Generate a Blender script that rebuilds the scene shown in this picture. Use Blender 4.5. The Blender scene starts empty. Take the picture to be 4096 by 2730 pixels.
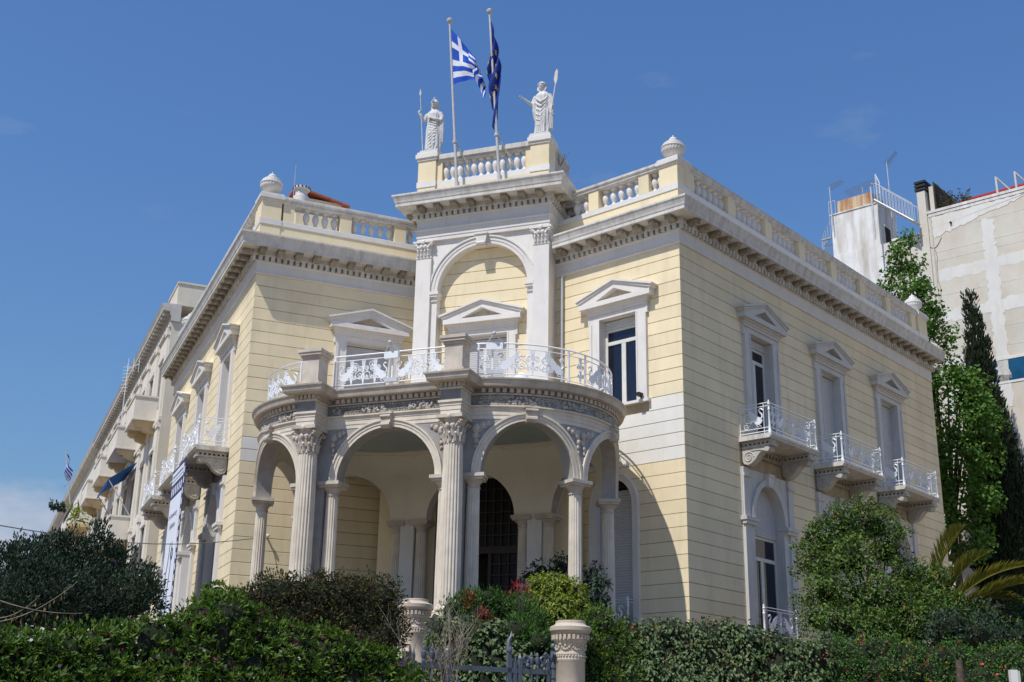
import bpy, bmesh, math, random
import numpy as np
from mathutils import Vector, Matrix
random.seed(7); rng = np.random.default_rng(11)
S = bpy.context.scene; C = S.collection
RAD = math.radians
# ---------------------------------------------------------------- camera
FPX, PITCH, ROLL = 4876.72, RAD(18.398), RAD(-1.0138)
CAM = Vector((0, 0, 1.6))
cp, sp, cr, sr = math.cos(PITCH), math.sin(PITCH), math.cos(ROLL), math.sin(ROLL)
_x = Vector((1, 0, 0)); _d = Vector((0, sp, -cp)); _f = Vector((0, cp, sp))
cx_ = _x*cr + _d*sr; cd_ = _x*(-sr) + _d*cr
cam = bpy.data.objects.new('camera', bpy.data.cameras.new('camera')); C.objects.link(cam)
M3 = Matrix((cx_, -cd_, -_f)).transposed()
cam.matrix_world = Matrix.Translation(CAM) @ M3.to_4x4()
cam.data.sensor_width = 36; cam.data.lens = FPX/4096*36
cam.data.clip_start = .1; cam.data.clip_end = 4000
S.camera = cam
# ---------------------------------------------------------------- sky, sun, exposure
SUN_EL, SUN_AZ = RAD(57.4), RAD(-138.9)          # azimuth clockwise from +Y
w = bpy.data.worlds.new('World'); S.world = w; w.use_nodes = True
nt = w.node_tree; nt.nodes.clear()
sky = nt.nodes.new('ShaderNodeTexSky'); sky.sky_type = 'NISHITA'; sky.sun_disc = False
sky.sun_elevation = SUN_EL; sky.sun_rotation = SUN_AZ
sky.altitude = 100; sky.air_density = 2.0; sky.dust_density = .5; sky.ozone_density = 6.0
bg = nt.nodes.new('ShaderNodeBackground'); bg.inputs[1].default_value = .1
wo = nt.nodes.new('ShaderNodeOutputWorld')
# low fair-weather clouds round the horizon, a few thin wisps higher up
tc = nt.nodes.new('ShaderNodeTexCoord')
def wn(t, **k):
    n = nt.nodes.new(t)
    for a, b in k.items(): setattr(n, a, b)
    return n
def wl(a, b): nt.links.new(a, b)
sep = wn('ShaderNodeSeparateXYZ'); wl(tc.outputs['Generated'], sep.inputs[0])
no = wn('ShaderNodeTexNoise'); no.inputs['Scale'].default_value = 5; no.inputs['Detail'].default_value = 7; no.inputs['Roughness'].default_value = .55
mp = wn('ShaderNodeMapping'); mp.inputs['Scale'].default_value = (1, 1, 2.2); mp.inputs['Location'].default_value = (.62, .2, .37)
wl(tc.outputs['Generated'], mp.inputs[0]); wl(mp.outputs[0], no.inputs['Vector'])
band = wn('ShaderNodeMapRange'); band.inputs['From Min'].default_value = .262; band.inputs['From Max'].default_value = .16
band.inputs['To Min'].default_value = -.28; band.inputs['To Max'].default_value = .2
wl(sep.outputs['Z'], band.inputs['Value'])
ad = wn('ShaderNodeMath', operation='ADD'); wl(no.outputs['Fac'], ad.inputs[0]); wl(band.outputs[0], ad.inputs[1])
th = wn('ShaderNodeMapRange'); th.inputs['From Min'].default_value = .47; th.inputs['From Max'].default_value = .66
th.interpolation_type = 'SMOOTHSTEP'; wl(ad.outputs[0], th.inputs['Value'])
no2 = wn('ShaderNodeTexNoise'); no2.inputs['Scale'].default_value = 11; no2.inputs['Detail'].default_value = 6
wl(mp.outputs[0], no2.inputs['Vector'])
wi = wn('ShaderNodeMapRange'); wi.inputs['From Min'].default_value = .655; wi.inputs['From Max'].default_value = .95; wi.inputs['To Max'].default_value = .3
wl(no2.outputs['Fac'], wi.inputs['Value'])
mx = wn('ShaderNodeMath', operation='MAXIMUM'); wl(th.outputs[0], mx.inputs[0]); wl(wi.outputs[0], mx.inputs[1])
sc = wn('ShaderNodeMath', operation='MULTIPLY'); sc.inputs[1].default_value = .82; wl(mx.outputs[0], sc.inputs[0])
mixc = wn('ShaderNodeMix', data_type='RGBA'); mixc.inputs['B'].default_value = (5.2, 5.5, 6.6, 1)
tint = wn('ShaderNodeMix', data_type='RGBA', blend_type='MULTIPLY'); tint.inputs['Factor'].default_value = 1
tint.inputs['B'].default_value = (.58, .78, 1.14, 1)
wl(sky.outputs[0], tint.inputs['A'])
wl(sc.outputs[0], mixc.inputs['Factor']); wl(tint.outputs['Result'], mixc.inputs['A'])
wl(mixc.outputs['Result'], bg.inputs[0]); wl(bg.outputs[0], wo.inputs[0])
sd = Vector((math.sin(SUN_AZ)*math.cos(SUN_EL), math.cos(SUN_AZ)*math.cos(SUN_EL), math.sin(SUN_EL)))
sun = bpy.data.objects.new('sun', bpy.data.lights.new('sun', 'SUN')); C.objects.link(sun)
sun.data.energy = 4.4; sun.data.angle = RAD(.53); sun.data.color = (1, .975, .93)
sun.rotation_euler = sd.to_track_quat('Z', 'Y').to_euler(); sun.location = (-20, -20, 60)
vs = S.view_settings; vs.view_transform = 'Standard'; vs.look = 'None'; vs.exposure = 0.0; vs.gamma = 1
S.render.engine = 'CYCLES'

# ---------------------------------------------------------------- materials
def mat(name, col, rough=.7, var=.12, scale=2.0, col2=None, stain=0, stain_col=(.25, .2, .14), bump=0, bump_scale=40, spec=.3, metal=0, streak=1.0, island=0, trans=0, coat=0, stain_scale=1.3, sr=(.5, .78), ov=0):
    m = bpy.data.materials.new(name); m.use_nodes = True; t = m.node_tree; N = t.nodes; L = t.links
    p = N['Principled BSDF']; p.inputs['Roughness'].default_value = rough; p.inputs['Metallic'].default_value = metal
    p.inputs['Specular IOR Level'].default_value = spec; p.inputs['Coat Weight'].default_value = coat
    geo = N.new('ShaderNodeNewGeometry')
    c2 = col2 or tuple(x*(1-var*2) for x in col)
    n1 = N.new('ShaderNodeTexNoise'); n1.inputs['Scale'].default_value = scale; n1.inputs['Detail'].default_value = 6; n1.inputs['Roughness'].default_value = .6
    L.new(geo.outputs['Position'], n1.inputs['Vector'])
    mr = N.new('ShaderNodeMapRange'); mr.inputs['From Min'].default_value = .35; mr.inputs['From Max'].default_value = .7
    L.new(n1.outputs['Fac'], mr.inputs['Value'])
    mix = N.new('ShaderNodeMix'); mix.data_type = 'RGBA'; mix.inputs['A'].default_value = (*col, 1); mix.inputs['B'].default_value = (*c2, 1)
    L.new(mr.outputs[0], mix.inputs['Factor']); out = mix.outputs['Result']
    if island:
        hs = N.new('ShaderNodeHueSaturation'); a = N.new('ShaderNodeMapRange')
        a.inputs['To Min'].default_value = 1-island; a.inputs['To Max'].default_value = 1+island
        L.new(geo.outputs['Random Per Island'], a.inputs['Value']); L.new(a.outputs[0], hs.inputs['Value'])
        h = N.new('ShaderNodeMath'); h.operation = 'MULTIPLY_ADD'; h.inputs[1].default_value = .05; h.inputs[2].default_value = .475
        mo = N.new('ShaderNodeMath'); mo.operation = 'FRACT'; m7 = N.new('ShaderNodeMath'); m7.operation = 'MULTIPLY'; m7.inputs[1].default_value = 7.31
        L.new(geo.outputs['Random Per Island'], m7.inputs[0]); L.new(m7.outputs[0], mo.inputs[0]); L.new(mo.outputs[0], h.inputs[0]); L.new(h.outputs[0], hs.inputs['Hue'])
        L.new(out, hs.inputs['Color']); out = hs.outputs['Color']
    if stain:
        mp = N.new('ShaderNodeMapping'); mp.inputs['Scale'].default_value = (stain_scale*2.2, stain_scale*2.2, stain_scale*.35/streak if streak else stain_scale)
        L.new(geo.outputs['Position'], mp.inputs[0])
        n2 = N.new('ShaderNodeTexNoise'); n2.inputs['Scale'].default_value = 1; n2.inputs['Detail'].default_value = 9; n2.inputs['Roughness'].default_value = .68
        L.new(mp.outputs[0], n2.inputs['Vector'])
        r2 = N.new('ShaderNodeMapRange'); r2.inputs['From Min'].default_value = sr[0]; r2.inputs['From Max'].default_value = sr[1]; r2.inputs['To Max'].default_value = stain
        L.new(n2.outputs['Fac'], r2.inputs['Value'])
        m2 = N.new('ShaderNodeMix'); m2.data_type = 'RGBA'; m2.inputs['B'].default_value = (*stain_col, 1)
        L.new(r2.outputs[0], m2.inputs['Factor']); L.new(out, m2.inputs['A']); out = m2.outputs['Result']
    if ov:
        oi = N.new('ShaderNodeObjectInfo'); a = N.new('ShaderNodeMapRange'); a.inputs['To Min'].default_value = 1-ov; a.inputs['To Max'].default_value = 1+ov*.6
        hs = N.new('ShaderNodeHueSaturation'); L.new(oi.outputs['Random'], a.inputs['Value']); L.new(a.outputs[0], hs.inputs['Value']); L.new(out, hs.inputs['Color']); out = hs.outputs['Color']
    L.new(out, p.inputs['Base Color'])
    if bump:
        n3 = N.new('ShaderNodeTexNoise'); n3.inputs['Scale'].default_value = bump_scale; n3.inputs['Detail'].default_value = 4
        L.new(geo.outputs['Position'], n3.inputs['Vector'])
        b = N.new('ShaderNodeBump'); b.inputs['Strength'].default_value = bump; b.inputs['Distance'].default_value = .02
        L.new(n3.outputs['Fac'], b.inputs['Height']); L.new(b.outputs[0], p.inputs['Normal'])
    if trans:
        tr = N.new('ShaderNodeBsdfTranslucent'); ms = N.new('ShaderNodeMixShader'); ms.inputs[0].default_value = trans
        L.new(out, tr.inputs['Color']); L.new(p.outputs[0], ms.inputs[1]); L.new(tr.outputs[0], ms.inputs[2])
        L.new(ms.outputs[0], N['Material Output'].inputs['Surface'])
    return m
M = {}
M['cream'] = mat('cream_stucco', (.83, .70, .46), .85, .06, .7, stain=.45, stain_col=(.50, .41, .28), bump=.12, bump_scale=30, ov=.045, stain_scale=1.0)
M['white_band'] = mat('white_stucco', (.78, .74, .66), .85, .05, .9, stain=.25, stain_col=(.45, .42, .36), bump=.12, bump_scale=30)
M['dirt'] = mat('grimed_bed', (.27, .24, .20), .95, .2, 5)  # dark tone paints in dentil gap shadow along with grime
M['joint'] = mat('joint_mortar', (.46, .36, .23), .95, .15, 3)  # browner tone stands for groove shadow plus dirt
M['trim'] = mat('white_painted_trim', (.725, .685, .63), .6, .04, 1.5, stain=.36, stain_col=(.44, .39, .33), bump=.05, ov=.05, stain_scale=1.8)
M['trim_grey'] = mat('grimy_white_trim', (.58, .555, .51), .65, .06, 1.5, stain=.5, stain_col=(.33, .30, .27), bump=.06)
M['cornice'] = mat('weathered_cornice_paint', (.66, .63, .58), .7, .1, 2, stain=.72, stain_col=(.31, .26, .20), bump=.1, stain_scale=2, ov=.1, sr=(.46, .74))
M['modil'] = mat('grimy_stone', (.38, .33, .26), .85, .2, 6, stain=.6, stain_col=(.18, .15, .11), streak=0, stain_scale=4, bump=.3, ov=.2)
M['console'] = mat('grey_stone_console', (.52, .485, .43), .8, .12, 4, stain=.55, stain_col=(.24, .20, .16), stain_scale=2.5, bump=.2)
M['marble'] = mat('weathered_marble', (.72, .635, .515), .55, .1, 2.5, stain=.5, stain_col=(.46, .37, .27), bump=.06, stain_scale=1.6)
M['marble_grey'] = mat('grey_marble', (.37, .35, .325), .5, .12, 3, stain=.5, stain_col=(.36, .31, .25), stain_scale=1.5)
M['marble_warm'] = mat('ochre_stained_marble', (.60, .52, .43), .6, .15, 2.5, stain=.55, stain_col=(.33, .25, .17), bump=.08, stain_scale=2)
M['relief'] = mat('dark_relief_marble', (.52, .475, .41), .8, .25, 8, stain=.6, stain_col=(.12, .10, .08), streak=0, stain_scale=5, bump=.3)
M['relief_bg'] = mat('blue_grey_marble', (.25, .235, .215), .6, .15, 4, stain=.4, stain_col=(.25, .22, .2))
M['statue'] = mat('statue_marble', (.66, .645, .615), .6, .1, 4, stain=.6, stain_col=(.42, .40, .37), bump=.2, bump_scale=25, stain_scale=2.6, sr=(.42, .68))
M['iron_white'] = mat('white_painted_iron', (.80, .81, .82), .4, .04, 5, stain=.2, stain_col=(.42, .33, .24), spec=.5)
M['iron_grey'] = mat('blue_grey_painted_iron', (.105, .125, .155), .45, .1, 6, spec=.5)
M['shutter'] = mat('grey_roller_shutter', (.55, .54, .53), .5, .06, 2, stain=.2, stain_col=(.3, .28, .25))
M['frame'] = mat('window_frame_paint', (.66, .64, .58), .45, .06, 3)
M['floor'] = mat('worn_porch_paving', (.20, .18, .15), .7, .15, 3)  # floor colour darkened to dim the porch interior
M['hall_glass'] = mat('dim_door_glass', (.008, .008, .009), .35, .1, 2, spec=.2)
M['glass'] = mat('dark_window_glass', (.012, .013, .028), .05, .3, 1.2, spec=.6, bump=.12, bump_scale=1.6)
M['glass_blue'] = mat('blue_tinted_glass', (.02, .10, .20), .08, .2, 1, spec=.6)
M['wood'] = mat('dark_varnished_wood', (.04, .018, .010), .45, .2, 4, bump=.1, spec=.35)
M['dark'] = mat('unlit_interior', (.03, .025, .02), .9, .1, 2)
M['vault'] = mat('cream_vault_plaster', (.78, .72, .60), .85, .04, 1.2, stain=.2, stain_col=(.5, .44, .34))
M['ceil'] = mat('grey_blue_ceiling', (.38, .42, .41), .85, .06, 1.2)
M['tile'] = mat('terracotta_tile', (.46, .13, .06), .8, .2, 6)
M['pipe'] = mat('grey_downpipe', (.50, .50, .50), .5, .06, 4)
M['neigh'] = mat('ivory_render', (.72, .65, .52), .85, .08, .8, stain=.35, stain_col=(.45, .38, .29), bump=.08)
M['neigh_white'] = mat('off_white_render', (.75, .69, .59), .85, .08, .8, stain=.3, stain_col=(.48, .43, .36))
M['neigh_shade'] = mat('ochre_soffit_render', (.62, .47, .26), .85, .1, 1, stain=.3, stain_col=(.35, .26, .15))  # ochre render of the brackets and balcony slabs
M['neigh_dirty'] = mat('grey_weathered_cornice', (.55, .52, .47), .85, .12, 1.5, stain=.5, stain_col=(.28, .25, .21))
M['awning'] = mat('blue_canvas', (.012, .075, .23), .85, .1, 3, trans=.15)
M['bk'] = mat('patchy_beige_render', (.64, .595, .50), .9, .08, .5, stain=.7, stain_col=(.56, .43, .32), streak=0, stain_scale=.35, bump=.2, bump_scale=8, sr=(.45, .7))
M['bk_white'] = mat('flaking_white_paint', (.70, .675, .62), .85, .05, .8, stain=.8, stain_col=(.60, .50, .38), streak=.6, stain_scale=.9, bump=.2, bump_scale=9)
M['bk_dirty'] = mat('dirty_white_render', (.78, .76, .72), .9, .08, 1, stain=.75, stain_col=(.38, .31, .23), streak=1.4, stain_scale=.8, bump=.25, bump_scale=8, sr=(.44, .66))
M['rust'] = mat('rust_streaked_metal', (.66, .52, .34), .75, .15, 2, stain=1.0, stain_col=(.34, .12, .03), streak=2.0, stain_scale=1.1, sr=(.42, .62))
M['steel'] = mat('galvanised_steel', (.58, .59, .60), .5, .1, 4, metal=.2)
M['antenna'] = mat('aluminium_antenna', (.25, .25, .26), .5, .1, 4, metal=.4)
M['bark'] = mat('bark', (.12, .09, .065), .95, .3, 8, bump=.5, bump_scale=20)
M['twig'] = mat('dry_twig', (.30, .25, .19), .95, .3, 8)
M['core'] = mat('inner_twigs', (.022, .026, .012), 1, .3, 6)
M['ground'] = mat('pale_gravel', (.25, .195, .125), .95, .3, 2, bump=.4, bump_scale=8)
M['paving'] = mat('pale_paving', (.30, .265, .21), .85, .12, 2, stain=.3)
M['asphalt'] = mat('asphalt', (.075, .073, .07), .9, .2, 3, bump=.3, bump_scale=60)
M['pillar'] = mat('pink_beige_stone', (.60, .50, .39), .8, .1, 3, stain=.4, stain_col=(.42, .33, .23), bump=.15, bump_scale=30)
M['banner'] = mat('white_banner_vinyl', (.74, .76, .80), .6, .03, 2)
M['navy'] = mat('navy_print', (.035, .045, .13), .7, .05, 2)
M['fl_blue'] = mat('flag_blue', (.012, .085, .52), .75, .08, 4, trans=.25)
M['fl_white'] = mat('flag_white', (.80, .80, .84), .75, .04, 4, trans=.25)
M['eu_blue'] = mat('flag_dark_blue', (.010, .034, .25), .75, .1, 4, trans=.2)
M['eu_gold'] = mat('flag_gold', (.85, .52, .02), .75, .05, 4, trans=.2)
M['pole'] = mat('grey_flagpole', (.50, .49, .47), .5, .1, 5, spec=.4)
M['globe'] = mat('opal_glass', (.80, .78, .74), .2, .02, 2, spec=.5)
M['black'] = mat('black_paint', (.02, .02, .022), .5, .1, 3)
M['red_edge'] = mat('red_fascia', (.42, .035, .04), .6, .1, 3)
M['reed'] = mat('reed_screen', (.09, .075, .06), .95, .35, 9)
def leafm(name, c, c2, rough=.42, trans=.3, island=.4, spec=.22):
    rough = rough+.12
    return mat(name, c, rough, .2, 1.4, col2=c2, island=island, trans=trans, spec=spec)
M['lf_hedge'] = leafm('hedge_leaf', (.108, .182, .022), (.062, .122, .018))
M['lf_dark'] = leafm('dark_olive_leaf', (.030, .056, .030), (.042, .066, .038), .45, .12)
M['lf_bronze'] = leafm('bronze_green_leaf', (.060, .066, .018), (.075, .058, .022), .5, .2)
M['lf_ivy'] = leafm('ivy_leaf', (.135, .185, .075), (.08, .125, .045), .38, .2)
M['lf_yellow'] = leafm('yellow_green_leaf', (.24, .29, .03), (.16, .21, .03), .4, .35)
M['lf_green'] = leafm('shrub_leaf', (.085, .185, .03), (.06, .135, .025), .42, .3)
M['lf_tree'] = leafm('citrus_leaf', (.10, .165, .028), (.07, .125, .024), .35, .25)
M['lf_poplar'] = leafm('poplar_leaf', (.105, .215, .03), (.07, .15, .025), .4, .35)
M['lf_cypress'] = leafm('cypress_spray', (.020, .030, .014), (.03, .042, .018), .7, .05)
M['lf_palm'] = leafm('palm_leaflet', (.30, .28, .045), (.17, .19, .035), .42, .25, .3)
M['lf_red'] = leafm('young_red_leaf', (.36, .022, .03), (.25, .02, .03), .35, .3)
M['fl_pink'] = leafm('magenta_flower', (.38, .02, .13), (.30, .02, .10), .6, .3)
M['fl_cream'] = leafm('cream_flower', (.70, .66, .46), (.62, .58, .36), .6, .2, .1)
M['fl_coral'] = leafm('coral_rose', (.62, .13, .10), (.60, .10, .16), .6, .2, .2)
M['lf_yel'] = leafm('yellowed_leaf', (.36, .24, .02), (.30, .22, .03), .45, .3)
M['pod'] = leafm('dry_seed_pod', (.34, .22, .10), (.28, .18, .08), .8, .1, .3)

# ---------------------------------------------------------------- mesh building
WM = {}                                             # world matrices of objects used as parents
def link(name, me, parent=None, mw=None):
    o = bpy.data.objects.new(name, me); C.objects.link(o)
    mw = mw or Matrix.Identity(4); WM[o] = mw
    if parent is not None:
        o.parent = parent; o.matrix_parent_inverse = WM[parent].inverted()
    o.matrix_basis = mw
    return o
def tag(o, label, cat, group=None, kind=None):
    if label: o['label'] = label
    if cat: o['category'] = cat
    if group: o['group'] = group
    if kind: o['kind'] = kind
    return o
def thing(name, loc, label, cat, group=None):
    return tag(link(name, None, None, Matrix.Translation(Vector(loc))), label, cat, group)
ID = lambda a, b, c: (a, b, c)
class MB:
    def __init__(s): s.v = []; s.f = []; s.mi = []; s.cur = 0
    def add(s, vs, fs, F=ID):
        n = len(s.v); s.v += [F(*p) for p in vs]; s.f += [[i+n for i in f] for f in fs]; s.mi += [s.cur]*len(fs); return s
    def box(s, a0, a1, b0, b1, c0, c1, F=ID, n=1):
        vs = []; fs = []
        for i in range(n+1):
            a = a0+(a1-a0)*i/n; vs += [(a, b0, c0), (a, b1, c0), (a, b1, c1), (a, b0, c1)]
        for i in range(n):
            k = 4*i; fs += [[k+j, k+(j+1) % 4, k+4+(j+1) % 4, k+4+j] for j in range(4)]
        fs += [[0, 3, 2, 1], [4*n, 4*n+1, 4*n+2, 4*n+3]]
        return s.add(vs, fs, F)
    def prism(s, poly, b0, b1, F=ID):               # polygon in (a, c), thickness along b
        n = len(poly); vs = [(a, b0, c) for a, c in poly]+[(a, b1, c) for a, c in poly]
        fs = [list(range(n)), list(range(2*n-1, n-1, -1))]+[[i, (i+1) % n, n+(i+1) % n, n+i] for i in range(n)]
        return s.add(vs, fs, F)
    def prism_bc(s, poly, a0, a1, F=ID):            # polygon in (b, c), thickness along a
        return s.prism(poly, a0, a1, lambda x, y, z: F(y, x, z))
    def sweep(s, prof, avals, F=ID, caps=True, closed=True):   # loop (b, c) along the a values
        m = len(prof); vs = [(a, b, c) for a in avals for b, c in prof]; fs = []
        for i in range(len(avals)-1):
            for j in range(m if closed else m-1):
                k = i*m; fs.append([k+j, k+(j+1) % m, k+m+(j+1) % m, k+m+j])
        if caps and closed: fs += [list(range(m)), list(range((len(avals)-1)*m+m-1, (len(avals)-1)*m-1, -1))]
        return s.add(vs, fs, F)
    def path(s, pts, prof, caps=True):              # profile (outward, z) along a mitred plan polyline, outward = right of travel
        n = len(pts); P = [Vector(p) for p in pts]; ds = [(P[i+1]-P[i]).normalized() for i in range(n-1)]
        nr = [Vector((d.y, -d.x)) for d in ds]; mi = []
        for i in range(n):
            if i == 0: m = nr[0]
            elif i == n-1: m = nr[-1]
            else:
                m = (nr[i-1]+nr[i]); m = m/ (1+nr[i-1].dot(nr[i]))
            mi.append(m)
        k = len(prof); vs = [(P[i].x+mi[i].x*b, P[i].y+mi[i].y*b, z) for i in range(n) for b, z in prof]; fs = []
        for i in range(n-1):
            for j in range(k): fs.append([i*k+j, i*k+(j+1) % k, (i+1)*k+(j+1) % k, (i+1)*k+j])
        if caps: fs += [list(range(k)), list(range(n*k-1, (n-1)*k-1, -1))]
        return s.add(vs, fs)
    def tube(s, pts, r, k=6, F=ID, caps=True):
        pts = [Vector(p) for p in pts]; n = len(pts); rr = r if isinstance(r, (list, tuple)) else [r]*n
        vs = []; ref = None
        for i in range(n):
            t = (pts[min(i+1, n-1)]-pts[max(i-1, 0)])
            if t.length < 1e-9: t = Vector((0, 0, 1))
            t.normalize()
            if ref is None: ref = t.orthogonal().normalized()
            ref = (ref-t*ref.dot(t)); ref = ref.normalized() if ref.length > 1e-6 else t.orthogonal().normalized()
            q = t.cross(ref)
            for j in range(k):
                a = 2*math.pi*j/k; p = pts[i]+(ref*math.cos(a)+q*math.sin(a))*rr[i]; vs.append(tuple(p))
        fs = [[i*k+j, i*k+(j+1) % k, (i+1)*k+(j+1) % k, (i+1)*k+j] for i in range(n-1) for j in range(k)]
        if caps: fs += [list(range(k-1, -1, -1)), list(range((n-1)*k, n*k))]
        return s.add(vs, fs, F)
    def lathe(s, prof, k=16, F=ID, ca=0, cb=0, flute=0, nfl=0):   # prof (r, z)
        vs = []; n = len(prof)
        for r, z in prof:
            for j in range(k):
                a = 2*math.pi*j/k; q = r*(1-flute*(.5+.5*math.cos(nfl*a))**2) if nfl else r
                vs.append((ca+q*math.cos(a), cb+q*math.sin(a), z))
        fs = [[i*k+j, i*k+(j+1) % k, (i+1)*k+(j+1) % k, (i+1)*k+j] for i in range(n-1) for j in range(k)]
        fs += [list(range(k-1, -1, -1)), list(range((n-1)*k, n*k))]
        return s.add(vs, fs, F)
    def ball(s, c, r, F=ID, k=10, m=6):
        r = r if isinstance(r, (tuple, list)) else (r, r, r)
        vs = [(c[0]+r[0]*math.sin(math.pi*i/m)*math.cos(2*math.pi*j/k), c[1]+r[1]*math.sin(math.pi*i/m)*math.sin(2*math.pi*j/k), c[2]-r[2]*math.cos(math.pi*i/m)) for i in range(1, m) for j in range(k)]
        vs += [(c[0], c[1], c[2]-r[2]), (c[0], c[1], c[2]+r[2])]; b = len(vs)-2; fs = []
        for i in range(m-2):
            for j in range(k): fs.append([i*k+j, i*k+(j+1) % k, (i+1)*k+(j+1) % k, (i+1)*k+j])
        for j in range(k): fs += [[b, (j+1) % k, j], [b+1, (m-2)*k+j, (m-2)*k+(j+1) % k]]
        return s.add(vs, fs, F)
    def mesh(s, name, mats, smooth=None, recalc=True):
        me = bpy.data.meshes.new(name); me.from_pydata(s.v, [], s.f)
        mats = mats if isinstance(mats, (list, tuple)) else [mats]
        for m in mats: me.materials.append(M[m])
        if len(mats) > 1: me.polygons.foreach_set('material_index', s.mi)
        if recalc:
            bm = bmesh.new(); bm.from_mesh(me); bmesh.ops.recalc_face_normals(bm, faces=bm.faces); bm.to_mesh(me); bm.free()
        if smooth is not None:
            me.polygons.foreach_set('use_smooth', [True]*len(me.polygons)); me.set_sharp_from_angle(angle=RAD(smooth))
        me.update(); return me
    def build(s, name, m, parent=None, mw=None, smooth=None, label=None):
        if not s.v: return None
        o = link(name, s.mesh(name, m, smooth), parent, mw)
        if label: o['label'] = label
        return o
def hv(deg): a = RAD(deg); return Vector((math.sin(a), math.cos(a)))
def frame(o, ea, eb):
    return lambda a, b, c: (o[0]+ea.x*a+eb.x*b, o[1]+ea.y*a+eb.y*b, c)
def fmat(o, ea, eb, a, b, c):                       # matrix placing a local mesh (x along a, y along b) in a frame
    p = Vector((o[0]+ea.x*a+eb.x*b, o[1]+ea.y*a+eb.y*b, c))
    return Matrix(((ea.x, eb.x, 0, p.x), (ea.y, eb.y, 0, p.y), (0, 0, 1, p.z), (0, 0, 0, 1)))
def at(vx, vy, D):                                  # point at horizontal distance D seen at (vx, vy) on a 2353-wide print
    k = 4096/2353; X = (vx*k-2048)/FPX; Y = (vy*k-1365)/FPX
    d = cx_*X + cd_*Y + _f; h = math.hypot(d.x, d.y); return CAM + d*(D/h)
# ================================================================ setting: ground
def ground_z(x, y):
    t = min(max((y-24.5-.12*abs(x))/7.0, 0), 1); return 3.3*t*t*(3-2*t)
xs = [-900, -300, -90]+[-50+5*i for i in range(21)]+[90, 300, 900]; ys = [-300, -80, -20, 0, 10]+[18+2*i for i in range(16)]+[60, 80, 140, 400, 1200]
g = MB(); g.add([(x, y, ground_z(x, y)) for y in ys for x in xs], [[j*len(xs)+i, j*len(xs)+i+1, (j+1)*len(xs)+i+1, (j+1)*len(xs)+i] for j in range(len(ys)-1) for i in range(len(xs)-1)])
tag(g.build('ground', 'ground', smooth=40), None, None, kind='structure')
g = MB(); g.box(-400, 400, -14, -3, -.2, .004); tag(g.build('road', 'asphalt'), None, None, kind='structure')
g = MB(); g.box(-400, 400, -3, 20, -.2, .13); tag(g.build('pavement', 'paving'), None, None, kind='structure')
# ================================================================ the mansion
TR, TL = 41.071, -23.574
PR, PL = Vector((5.382, 36.623)), Vector((-9.038, 40.018))
eR, nR = hv(TR), hv(TR+90); eRi, nRi = hv(TR-90), -hv(TR)
eL, nL = hv(TL), hv(TL-90); eLi, nLi = hv(TL+90), -hv(TL)
ER, ERI, ELI, EL = 20.2, 5.35, 6.3, 17.7            # wall lengths
FR, FRi, FLi, FL = frame(PR, eR, nR), frame(PR, eRi, nRi), frame(PL, eLi, nLi), frame(PL, eL, nL)
O = Vector((-2.31, 36.81)); AL = 20.24
ax, rx = hv(AL), hv(AL+90)
PF = frame(O, rx, ax)                               # portico frame: u right, v back
def world2(Pt, e, n, a, b): return (Pt.x+e.x*a+n.x*b, Pt.y+e.y*a+n.y*b)
man = thing('mansion', (-1, 45, 3.3), 'cream and white corner mansion with round arcaded porch and roof balustrade', 'mansion')
ZB, CH = 3.3, .42
GR = [16.83-CH*k for k in range(33)]                # joint heights
def rects_minus(a0, a1, c0, c1, holes):
    As = sorted({a0, a1, *[h[0] for h in holes], *[h[1] for h in holes]}); As = [a for a in As if a0 <= a <= a1]; out = []
    for i in range(len(As)-1):
        m = (As[i]+As[i+1])/2; cs = [c0]
        for h in sorted([h for h in holes if h[0] < m < h[1]], key=lambda h: h[2]): cs += [h[2], h[3]]
        cs.append(c1)
        for j in range(0, len(cs), 2):
            if cs[j+1]-cs[j] > 1e-4: out.append((As[i], As[i+1], cs[j], cs[j+1]))
    return out
def arch_half(z, hw, zs, H):                        # half width of an arch opening at height z
    if z <= zs: return hw
    if z >= zs+H: return 0
    return hw*math.sqrt(1-((z-zs)/H)**2)
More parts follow.
